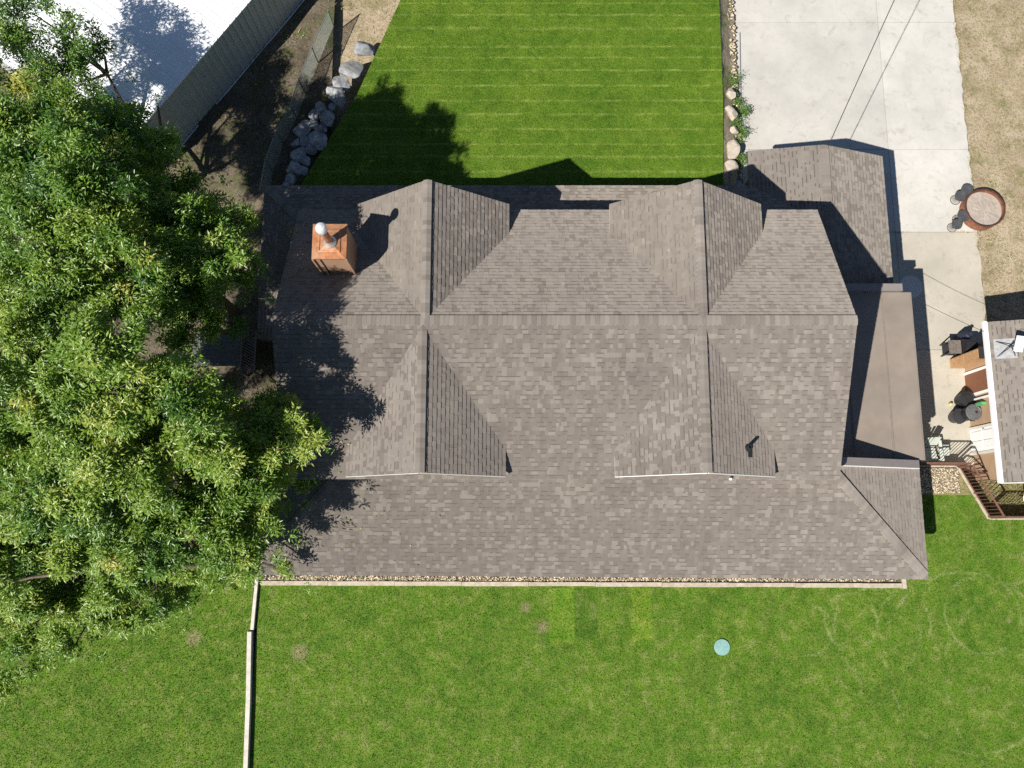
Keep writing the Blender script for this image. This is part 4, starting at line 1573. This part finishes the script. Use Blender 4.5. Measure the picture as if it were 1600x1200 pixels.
grill = thing('barbecue_grill', 'barbecue grill with a side shelf and a dark cover beside the shed', 'grill', (17.1, 6.9, -0.75))
GI = inverse_of((17.1, 6.9, -0.75))
for x in (16.72, 17.28):
    for y in (6.68, 7.12):
        mb = MB()
        mb.box((x - 0.02, y - 0.02, -0.75), (x + 0.02, y + 0.02, -0.02))
        mb.build('leg', M_BLACKM, grill, GI)
mb = MB()
mb.box((16.66, 6.64, -0.02), (17.12, 7.16, 0.02))
for k in range(9):
    mb.bar((16.68 + k * 0.052, 6.65, 0.028), (16.68 + k * 0.052, 7.15, 0.028), 0.015)
mb.build('side_shelf', M_GRILLSH, grill, GI)
mb = MB()
prof = [(7.16, 0.0), (7.18, 0.12), (7.12, 0.30), (7.0, 0.38), (6.84, 0.38), (6.70, 0.30), (6.64, 0.12), (6.66, 0.0)]
a_ = [Vector((17.13, y, z)) for y, z in prof]
b_ = [Vector((17.56, y, z)) for y, z in prof]
mb.quads(a_, b_)
mb.face(a_)
mb.face(b_[::-1])
mb.build('hood', M_BLACK, grill, GI)
mb = MB()
mb.tube([(17.2, 6.60, 0.14), (17.2, 6.56, 0.16), (17.5, 6.56, 0.16), (17.5, 6.60, 0.14)], 0.012, 6)
mb.build('handle', M_GALV, grill, GI)
mb = MB()
mb.box((16.68, 6.68, -0.55), (17.5, 7.12, -0.52))
mb.build('bottom_shelf', M_BLACKM, grill, GI)

bag = MB()
pts = []
for k in range(9):
    z = -0.02 + 0.0
n = 18
ringz = [(-0.74, 0.24), (-0.5, 0.30), (-0.1, 0.29), (0.06, 0.20), (0.12, 0.10), (0.22, 0.12)]
rings = [[Vector((17.42 + r * (1 + random.uniform(-.14, .14)) * math.cos(2 * math.pi * i / n) * 0.55,
                  7.36 + r * (1 + random.uniform(-.14, .14)) * math.sin(2 * math.pi * i / n) * 0.6, z)) for i in range(n)] for z, r in ringz]
for p, q in zip(rings, rings[1:]):
    bag.quads(p, q)
bag.face(rings[0][::-1])
bag.face(rings[-1])
o = bag.build('cover_bag', M_NAVY)
tag(o, 'dark navy cover bundled beside the grill at the shed corner', 'cover')


def trash_can(name, label, x, y, r, h, lidmat, bodymat, hole, cat='trash can'):
    t = thing(name, label, cat, (x, y, -0.75))
    mb = MB()
    prof = [(r * 0.80, 0.0), (r * 0.84, 0.05), (r * 0.95, h * 0.86), (r * 1.0, h * 0.88), (r * 1.0, h * 0.93)]
    mb.lathe(prof, 30)
    mb.build('bin', bodymat, t, smooth=False)
    mb = MB()
    mb.lathe([(r * 1.0, h * 0.93 + 0.003), (r * 1.05, h * 0.94), (r * 1.05, h * 0.97), (r * 0.9, h * 0.985), (r * 0.86, h * 0.975),
              (r * 0.5, h * 0.995), (0.0, h)], 30)
    mb.build('lid', lidmat, t)
    mb = MB()
    if hole:
        mb.lathe([(0.045, h + 0.0), (0.05, h + 0.022), (0.04, h + 0.026), (0.0, h + 0.02)], 14, (0.07, 0))
        mb.build('lid_knob', M_BLACK, t)
    for s in (-1, 1):
        mb = MB()
        mb.box((-0.08, s * r * 0.98 - 0.03, h * 0.78), (0.08, s * r * 0.98 + 0.03, h * 0.83))
        mb.build('handle', bodymat, t)
    return t


trash_can('trash_can', 'round trash can with a grey domed lid beside the shed', 17.28, 4.36, 0.29, 0.95, M_BIN, M_BLACK, True)
trash_can('planter_tub', 'low dark round tub in front of the grey lidded can', 16.98, 4.28, 0.27, 0.48, M_BLACKM, M_BLACKM, False, 'tub')
trash_can('trash_can', 'black round trash can behind the grey lidded one', 17.28, 4.93, 0.28, 0.62, M_BLACK, M_BLACK, False)
mb = MB()
mb.box((17.38, 4.60, -0.75), (17.56, 4.70, 0.55))
gb = mb.build('storage_tub', M_GREEN)
tag(gb, 'narrow green plastic tub between the two black cans and the shed wall', 'tub')
mb = MB()
mb.lathe([(0.05, 0), (0.06, 0.02), (0.06, 0.16), (0.025, 0.19), (0.025, 0.22), (0.0, 0.225)], 12, (16.86, 4.78), M=Matrix.Translation((0, 0, -0.75)))
o = mb.build('bottle', M_YEL)
tag(o, 'small yellow bottle standing on the concrete beside the black can', 'bottle')

# slatted garden chair
ch = thing('garden_chair', 'pale sage slatted garden chair half under the flat roof edge', 'chair', (15.75, 2.95, -0.75))
def cpart(name, fn):
    mb = MB()
    fn(mb)
    return mb.build(name, M_CHAIR, ch)
for s in (-1, 1):
    cpart('front_leg', lambda m: m.box((s * 0.30 - 0.045, -0.36, 0), (s * 0.30 + 0.045, -0.33, 0.55)))
    cpart('back_leg', lambda m: m.bar((s * 0.27, -0.34, 0.36), (s * 0.27, 0.46, 0.04), 0.03, 0.11))
    cpart('armrest', lambda m: m.slab([(s * 0.36 - 0.075, -0.42, 0.58), (s * 0.36 + 0.075, -0.42, 0.58), (s * 0.36 + 0.06, 0.38, 0.55), (s * 0.36 - 0.05, 0.38, 0.55)], 0.025, 0, 0))
for k in range(5):
    y = -0.34 + 0.105 * k
    cpart('seat_slat', lambda m: m.bar((-0.27, y, 0.41 - 0.028 * k), (0.27, y, 0.41 - 0.028 * k), 0.088, 0.02))
for k in range(5):
    x = -0.2 + 0.1 * k
    hgt = 1.02 - 0.05 * abs(k - 2) ** 1.4
    cpart('back_slat', lambda m: m.bar((x, 0.16, 0.28), (x * 1.15, 0.46, hgt), 0.09, 0.02, up=(0, -1, 0.3)))
cpart('back_rail', lambda m: m.bar((-0.33, 0.40, 0.52), (0.33, 0.40, 0.52), 0.03, 0.07))
ch.rotation_euler.z = 0.04

# side table next to the chair
sd = thing('side_table', 'small pale slatted table right of the pale garden chair', 'table', (16.32, 2.98, -0.75))
for k in range(4):
    mb = MB()
    mb.box((-0.15 + k * 0.077, -0.2, 0.44), (-0.15 + k * 0.077 + 0.068, 0.2, 0.465))
    mb.build('slat', M_CHAIR, sd)
for x in (-0.12, 0.12):
    for y in (-0.16, 0.16):
        mb = MB()
        mb.box((x - 0.02, y - 0.02, 0), (x + 0.02, y + 0.02, 0.438))
        mb.build('leg', M_CHAIR, sd)

# septic lid
lid = MB()
lid.lathe([(0.28, -0.02), (0.285, 0.04), (0.27, 0.055), (0.22, 0.055), (0.215, 0.062), (0.10, 0.066), (0.0, 0.07)], 32, (7.52, -4.11))
for k in range(6):
    a_ = k * math.pi / 3
    lid.bar((7.52 + 0.06 * math.cos(a_), -4.11 + 0.06 * math.sin(a_), 0.068), (7.52 + 0.2 * math.cos(a_), -4.11 + 0.2 * math.sin(a_), 0.064), 0.014, 0.01)
o = lid.build('tank_lid', M_LID)
tag(o, 'round teal plastic tank lid set in the front lawn', 'lid')

# ------------------------------------------------------------------ cables
def cable(label, pts, r, mat=M_WIRE, sag=0.0):
    mb = MB()
    A, B = Vector(pts[0]), Vector(pts[-1])
    if len(pts) == 2:
        pts = [A.lerp(B, i / 14) - Vector((0, 0, sag * 4 * (i / 14) * (1 - i / 14))) for i in range(15)]
    mb.tube(pts, r, 6)
    o = mb.build('cable', mat)
    return tag(o, label, 'cable')


cable('dark overhead cable running up from the peak of the carport roof', [(11.36, 13.6, 3.06), (20.0, 33.0, 9.5)], 0.014, M_WIRE, 0.5)
cable('thin cable from the flat roof corner across to the shed', [(13.93, 8.08, 2.84), (16.55, 6.85, 2.62)], 0.008, M_WIRE, 0.06)
mb = MB()
mb.tube([(9.24, 13.2, -0.66), (9.31, 15.4, -0.67), (9.40, 17.6, -0.68), (9.50, 20.5, -0.69)], 0.026, 8)
mb.tube([(9.24, 13.12, -0.65), (9.24, 13.3, -0.65)], 0.05, 8)
o = mb.build('pipe', M_CABLE)
tag(o, 'light grey pipe lying along the weedy strip beside the driveway', 'pipe')

# ------------------------------------------------------------------ left side deck in deep shade
deck = thing('side_deck', 'narrow dark plank deck beside the left wall, in deep shade', 'deck', (-9.2, 7.4, -0.5))
DI2 = inverse_of((-9.2, 7.4, -0.5))
for k in range(7):
    mb = MB()
    x = -9.66 + 0.135 * k
    mb.box((x, 7.12 if k % 2 else 7.15, 0.26), (x + 0.125, 8.75, 0.30 + random.uniform(-0.004, 0.004)))
    mb.build('plank', M_DARKW, deck, DI2)
for y in (7.25, 8.6):
    mb = MB()
    mb.box((-9.64, y - 0.05, -0.5), (-8.76, y + 0.05, 0.255))
    mb.build('beam', M_DARKW, deck, DI2)
land = thing('deck_landing', 'grey board landing under the trees, left of the lattice panel', 'landing', (-11.1, 6.7, -0.5))
LI = inverse_of((-11.1, 6.7, -0.5))
for k in range(8):
    mb = MB()
    y = 6.10 + 0.15 * k
    mb.box((-12.05, y, 0.26), (-10.22, y + 0.142, 0.30 + random.uniform(-0.003, 0.003)))
    mb.build('plank', M_GREYB, land, LI)
for x in (-11.9, -10.4):
    mb = MB()
    mb.box((x - 0.05, 6.15, -0.5), (x + 0.05, 7.25, 0.255))
    mb.build('beam', M_DARKW, land, LI)
lat = thing('lattice_panel', 'dark lattice panel of slanting slats beside the grey landing', 'lattice', (-9.9, 6.7, -0.3))
LI3 = inverse_of((-9.9, 6.7, -0.3))
for k in range(13):
    y = 5.98 + 0.105 * k
    mb = MB()
    mb.bar((-10.14, y + 0.12, 0.42), (-9.68, y - 0.14, 0.42), 0.035, 0.012)
    mb.build('slat', M_DARKW, lat, LI3)
for x in (-10.17, -9.65):
    mb = MB()
    mb.bar((x, 5.8, 0.43), (x, 7.4, 0.43), 0.05, 0.05)
    mb.build('frame_bar', M_DARKW, lat, LI3)
for x in (-10.17, -9.65):
    for y in (5.85, 7.35):
        mb = MB()
        mb.box((x - 0.04, y - 0.04, -0.5), (x + 0.04, y + 0.04, 0.40))
        mb.build('post', M_DARKW, lat, LI3)

# ------------------------------------------------------------------ trees
def leaves(name, P, A, T, per, length, width, mat, parent, inv, droop=0.25):
    """star-like leafy shoots: P points, A axes, T tones; each shoot carries `per` folded leaflets"""
    n = len(P)
    P = np.repeat(P, per, 0)
    A = np.repeat(A, per, 0)
    T = np.repeat(T, per, 0)
    m = n * per
    A /= np.linalg.norm(A, axis=1, keepdims=True)
    ref = np.where(np.abs(A[:, 2:3]) < 0.9, np.array([[0, 0, 1.0]]), np.array([[1.0, 0, 0]]))
    e1 = np.cross(A, ref)
    e1 /= np.linalg.norm(e1, axis=1, keepdims=True)
    e2 = np.cross(A, e1)
    ph = rng.uniform(0, 2 * np.pi, m)[:, None]
    rad = e1 * np.cos(ph) + e2 * np.sin(ph)
    along = rng.uniform(-0.30, 0.10, m)[:, None]
    out = rng.uniform(0.0, 0.16, m)[:, None]
    base = P + A * along + rad * out
    d = rad * rng.uniform(0.5, 1.0, m)[:, None] + A * rng.uniform(-0.1, 0.9, m)[:, None]
    d[:, 2] -= droop * rng.uniform(0, 1, m)
    d += rng.normal(0, 0.18, (m, 3))
    d /= np.linalg.norm(d, axis=1, keepdims=True)
    up = A * 0.35 + np.array([[SUN.x * 0.7, SUN.y * 0.7, SUN.z + 0.25]]) * 0.9 + rng.normal(0, 0.34, (m, 3))
    s = np.cross(d, up)
    s /= np.linalg.norm(s, axis=1, keepdims=True) + 1e-9
    nrm = np.cross(s, d)
    L = length * rng.uniform(0.7, 1.3, m)[:, None]
    W = width * rng.uniform(0.75, 1.25, m)[:, None]
    tip = base + d * L - nrm * L * 0.12
    mid = base + d * L * 0.42
    l_ = mid + s * W + nrm * W * 0.35
    r_ = mid - s * W + nrm * W * 0.35
    v = np.stack([base, r_, tip, l_], 1).reshape(-1, 3)
    k = (np.arange(m) * 4)[:, None]
    f = np.concatenate([k + np.array([[0, 1, 2]]), k + np.array([[0, 2, 3]])], 1).reshape(-1, 3)
    t = np.clip(T + rng.normal(0, 0.07, m), 0, 1)
    me = np_mesh(name, v, f, np.repeat(t, 2), [mat])
    o = bpy.data.objects.new(name, me)
    return link(o, parent, inv)


def tree(label, lobes, base, dens, top_frac=0.72, trunk_r=0.24, yellow=0.06, group=None, tone=0.58):
    t = thing('broadleaf_tree', label, 'tree', base, 0, group)
    I = inverse_of(base)
    B = Vector(base)
    C = np.array([l[:3] for l in lobes])
    R = np.array([l[3] for l in lobes])
    # trunk that forks into leaders, limbs reach every lobe
    cx, cy = C[:, 0].mean(), C[:, 1].mean()
    zt = C[:, 2].max()
    fork = B + Vector((0.1, 0.05, zt * 0.28))
    mb = MB()
    mb.tube([B - Vector((0, 0, 0.3)), B + Vector((0.03, 0.0, 0.25)), B + Vector((0.08, 0.04, 1.2)), fork], [trunk_r * 1.45, trunk_r * 1.08, trunk_r * 0.95, trunk_r * 0.86], 12)
    mb.build('trunk', M_BARK, t, I, smooth=True)
    mb = MB()
    leaders = []
    for k in range(5):
        a = k * 2 * math.pi / 5 + 0.4
        e_ = Vector((cx + 1.7 * math.cos(a), cy + 1.7 * math.sin(a), B.z + zt * (0.60 + 0.06 * (k % 2))))
        m_ = fork.lerp(e_, 0.5) + Vector((0.15 * math.cos(a), 0.15 * math.sin(a), -0.25))
        mb.tube([fork, m_, e_], [trunk_r * 0.62, trunk_r * 0.42, trunk_r * 0.28], 8)
        leaders.append((fork, m_, e_))
    for (x, y, z, r) in lobes:
        p = Vector((x, y, z - 0.3 * r))
        f_, m_, e_ = min(leaders, key=lambda q: (q[2] - p).length)
        s = e_ if z > e_.z - 1.5 else m_
        mm = s.lerp(p, 0.5) + Vector((random.uniform(-.2, .2), random.uniform(-.2, .2), 0.15))
        mb.tube([s, mm, p], [0.062, 0.04, 0.018], 5)
        for _ in range(4):
            q = p + Vector((random.gauss(0, 1), random.gauss(0, 1), random.uniform(0.1, 1))).normalized() * r * 0.8
            mb.tube([mm.lerp(p, random.uniform(.3, 1)), q], [0.014, 0.005], 4)
    mb.build('limbs', M_BARK, t, I)
    Ps, As, Ts = [], [], []
    lean = np.array([SUN.x, SUN.y, SUN.z])
    for (x, y, z, r) in lobes:
        n = int(dens * r * r)
        # each lobe is a handful of sprays, so that it breaks up into separate leafy points
        k = max(4, int(7 * r))
        sd = rng.normal(0, 1, (k, 3))
        sd[:, 2] = np.abs(sd[:, 2]) * 0.9 - 0.15
        sd /= np.linalg.norm(sd, axis=1, keepdims=True)
        sl = r * rng.uniform(0.65, 1.25, k)
        pick = rng.integers(0, k, n)
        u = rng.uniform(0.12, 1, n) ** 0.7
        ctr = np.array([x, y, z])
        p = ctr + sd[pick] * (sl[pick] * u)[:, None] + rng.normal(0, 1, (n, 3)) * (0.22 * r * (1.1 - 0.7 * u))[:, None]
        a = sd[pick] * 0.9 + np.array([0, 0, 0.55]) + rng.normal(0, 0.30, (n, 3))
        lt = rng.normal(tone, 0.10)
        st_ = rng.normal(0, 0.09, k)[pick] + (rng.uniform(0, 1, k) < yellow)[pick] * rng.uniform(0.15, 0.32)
        tt = lt + st_ + 0.14 * (u - 0.5) + rng.normal(0, 0.05, n)  # tone rises outward: paler new growth, plus shade painted toward each lobe's centre
        Ps.append(p)
        As.append(a)
        Ts.append(tt)
    # thinner foliage inside the crown
    n = int(len(lobes) * dens * 0.08)
    i, j = rng.integers(0, len(lobes), n), rng.integers(0, len(lobes), n)
    near = np.linalg.norm(C[i] - C[j], axis=1) < 3.2
    i, j = i[near], j[near]
    n = len(i)
    w = rng.uniform(0, 1, n)[:, None]
    p = C[i] * w + C[j] * (1 - w) + rng.normal(0, 0.5, (n, 3)) - np.array([0, 0, 0.9])
    Ps.append(p)
    As.append(rng.normal(0, 0.5, (n, 3)) + np.array([0, 0, 0.7]))
    Ts.append(rng.normal(tone - 0.06, 0.08, n))  # inner crown shade painted in as a darker leaf tone
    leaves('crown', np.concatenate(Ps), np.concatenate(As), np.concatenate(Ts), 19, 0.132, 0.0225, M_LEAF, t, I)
    return t


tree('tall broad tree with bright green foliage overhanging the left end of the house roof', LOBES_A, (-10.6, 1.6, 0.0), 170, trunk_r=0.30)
tree('darker broad tree beside the chimney end of the house, above the bright overhanging one', LOBES_B, (-10.9, 8.3, -0.5), 145, trunk_r=0.28, tone=0.46, yellow=0.12)  # lower leaf tone paints in the shade lying over this crown
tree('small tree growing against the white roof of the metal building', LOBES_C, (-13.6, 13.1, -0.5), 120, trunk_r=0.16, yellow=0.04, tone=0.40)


# ------------------------------------------------------------------ small plants
def tuft_plant(name, label, x, y, z, r, n, h, tone, group):
    t = thing(name, label, 'weed', (x, y, z), 0, group)
    I = inverse_of((x, y, z))
    mb = MB()
    tips = []
    for _ in range(max(5, n // 9)):
        a = random.uniform(0, 6.28)
        q = Vector((x + r * random.uniform(.2, 1) * math.cos(a), y + r * random.uniform(.2, 1) * math.sin(a), z + h * random.uniform(0.5, 1)))
        mb.tube([(x, y, z), Vector((x, y, z)).lerp(q, 0.5) + Vector((0, 0, 0.08)), q], [0.008, 0.006, 0.003], 4)
        tips.append(q)
    mb.build('stem', M_BARK, t, I)
    P = np.array([tips[random.randrange(len(tips))].lerp(Vector((x, y, z)), random.uniform(0, .7)) for _ in range(n)]) + rng.normal(0, 0.05, (n, 3))
    A = P - np.array([[x, y, z - 0.2]]) + rng.normal(0, 0.1, (n, 3))
    leaves('leaves', P, A, rng.normal(tone, 0.08, n), 6, 0.075, 0.013, M_LEAF, t, I)


WD = [(9.22, 17.3, .34, 'feathery weed at the top of the strip beside the driveway'),
      (9.42, 16.85, .26, 'weed leaning furthest over the driveway, second from the top'),
      (9.10, 16.3, .30, 'weed growing over the tan boulder in the upper part of the strip'),
      (9.36, 15.9, .26, 'dry weed at the middle of the strip beside the driveway'),
      (9.06, 15.45, .22, 'low weed between the pale boulders'),
      (9.22, 14.75, .24, 'pale weed next to the squared tan boulder'),
      (9.15, 18.2, .34, 'feathery weed beyond the top of the boulder row')]
for x, y, r, lab in WD:
    tuft_plant('weed', lab, x, y, -0.62, r, 70, 0.45, 0.40, 'weeds between the boulders and the driveway')


def inside(px, py, poly):
    c = np.zeros(len(px), bool)
    j = len(poly) - 1
    for i in range(len(poly)):
        xi, yi = poly[i]
        xj, yj = poly[j]
        if yi != yj:
            k = ((yi > py) != (yj > py)) & (px < (xj - xi) * (py - yi) / (yj - yi) + xi)
            c ^= k
        j = i
    return c


def grass(name, poly, box, n, z, hmin, hmax, w, mat, lean=0.7, keep=None, tone=(0.5, 0.2)):
    x = rng.uniform(box[0], box[1], n)
    y = rng.uniform(box[2], box[3], n)
    ok = inside(x, y, poly)
    if keep is not None:
        ok &= keep(x, y)
    x, y = x[ok], y[ok]
    n = len(x)
    a = rng.uniform(0, 2 * np.pi, n)
    h = rng.uniform(hmin, hmax, n)
    ww = w * rng.uniform(0.6, 1.3, n)
    l1 = np.abs(rng.normal(0, lean, n)) * h
    b = rng.uniform(0, 2 * np.pi, n)
    v = np.zeros((n, 3, 3))
    v[:, 0] = np.stack([x + np.cos(a) * ww, y + np.sin(a) * ww, np.full(n, z - 0.004)], 1)
    v[:, 1] = np.stack([x - np.cos(a) * ww, y - np.sin(a) * ww, np.full(n, z - 0.004)], 1)
    v[:, 2] = np.stack([x + np.cos(b) * l1, y + np.sin(b) * l1, z + h], 1)
    f = np.arange(n * 3).reshape(-1, 3)
    me = np_mesh(name, v.reshape(-1, 3), f, np.clip(rng.normal(tone[0], tone[1], n), 0, 1), [mat])
    o = bpy.data.objects.new(name, me)
    col.objects.link(o)
    o['kind'] = 'stuff'
    return o


grass('grass', REAR, (-9, 10, 12.0, 23.5), 300000, 0.0, 0.018, 0.042, 0.012, M_REAR)
nohouse = lambda x, y: ~((x > -9.1) & (x < 14.1) & (y > -1.85)) & ~((x > 13.4) & (y > 1.28))
grass('grass', FRONT, (-9.2, 21, -9.0, 2.3), 320000, 0.0, 0.02, 0.05, 0.012, M_FRONT, keep=nohouse)
grass('grass', SIDE, (-21, -9.4, -9.0, 3.0), 130000, 0.10, 0.022, 0.055, 0.012, M_FRONT)
big = [(18.7, 7.6), (30, 7.6), (30, 40), (18.7, 40)]
patch = lambda x, y: (np.sin(x * 3.1 + np.sin(y * 2.3) * 1.7) * np.sin(y * 2.7 + np.sin(x * 1.9)) > 0.25) | (rng.uniform(0, 1, len(x)) < 0.12)
grass('dry_grass', big, (18.7, 24, 8.0, 23), 20000, -0.79, 0.03, 0.09, 0.013, M_DRYG, 1.1, keep=patch, tone=(0.3, 0.25))
weedp = [(16.7, 2.2), (17.6, 0.6), (24, 0.6), (24, 1.8), (17.6, 1.8)]
grass('weedy_grass', weedp, (16.6, 22, 0.5, 2.3), 9000, -0.80, 0.04, 0.14, 0.014, M_DRYG, 0.9)
yardp = [(-13, 13.0), (-9.6, 12.6), (-8.4, 15.0), (-7.6, 17), (-5, 21), (-5, 24), (-20, 24), (-20, 5), (-13, 5)]
grass('yard_grass', yardp, (-18, -5, 5, 24), 26000, -0.46, 0.03, 0.09, 0.014, M_DRYG, 1.1, keep=patch)

jointp = [(13.9, 11.70), (18.5, 11.70), (18.5, 11.84), (13.9, 11.84)]
grass('joint_weeds', jointp, (13.9, 18.5, 11.72, 11.82), 900, -0.755, 0.015, 0.05, 0.010, M_DRYG, 1.0, keep=lambda x, y: np.sin(x * 5.3) + np.sin(x * 2.1 + 1) > 0.2)
edgep = [(18.45, 7.6), (18.75, 7.6), (18.75, 24), (18.45, 24)]
grass('edge_weeds', edgep, (18.5, 18.75, 7.6, 23), 2600, -0.76, 0.02, 0.08, 0.012, M_DRYG, 1.0, keep=lambda x, y: np.sin(y * 2.3) + np.sin(y * 0.9 + 2) > -0.1)

# leaves and twigs blown onto the roof beside the overhanging tree
nl = 170
lx = rng.uniform(-6.9, -2.2, nl) - rng.uniform(0, 1, nl) ** 2
lx = np.clip(lx, -6.9, -2.2)
ly = rng.uniform(-1.4, 9.8, nl)
lz = np.where(ly > YR, ZR - SB * (ly - YR), np.where(ly > YF, ZR - SF * (YR - ly), ZE + SP * (ly - YE - 0.12)))
ok = ~((lx > -5.1) & (np.abs(ly - 3.7) < 2.3)) & ~((lx > -5.2) & (ly > 6.0))
P = np.stack([lx, ly, lz + 0.05], 1)[ok]
leaves('fallen_leaves', P, np.tile([[0.0, 0.0, 1.0]], (len(P), 1)) + rng.normal(0, 0.05, (len(P), 3)), rng.uniform(0.5, 1.0, len(P)), 1, 0.085, 0.02, M_LEAF, None, None, 0.0)['kind'] = 'stuff'
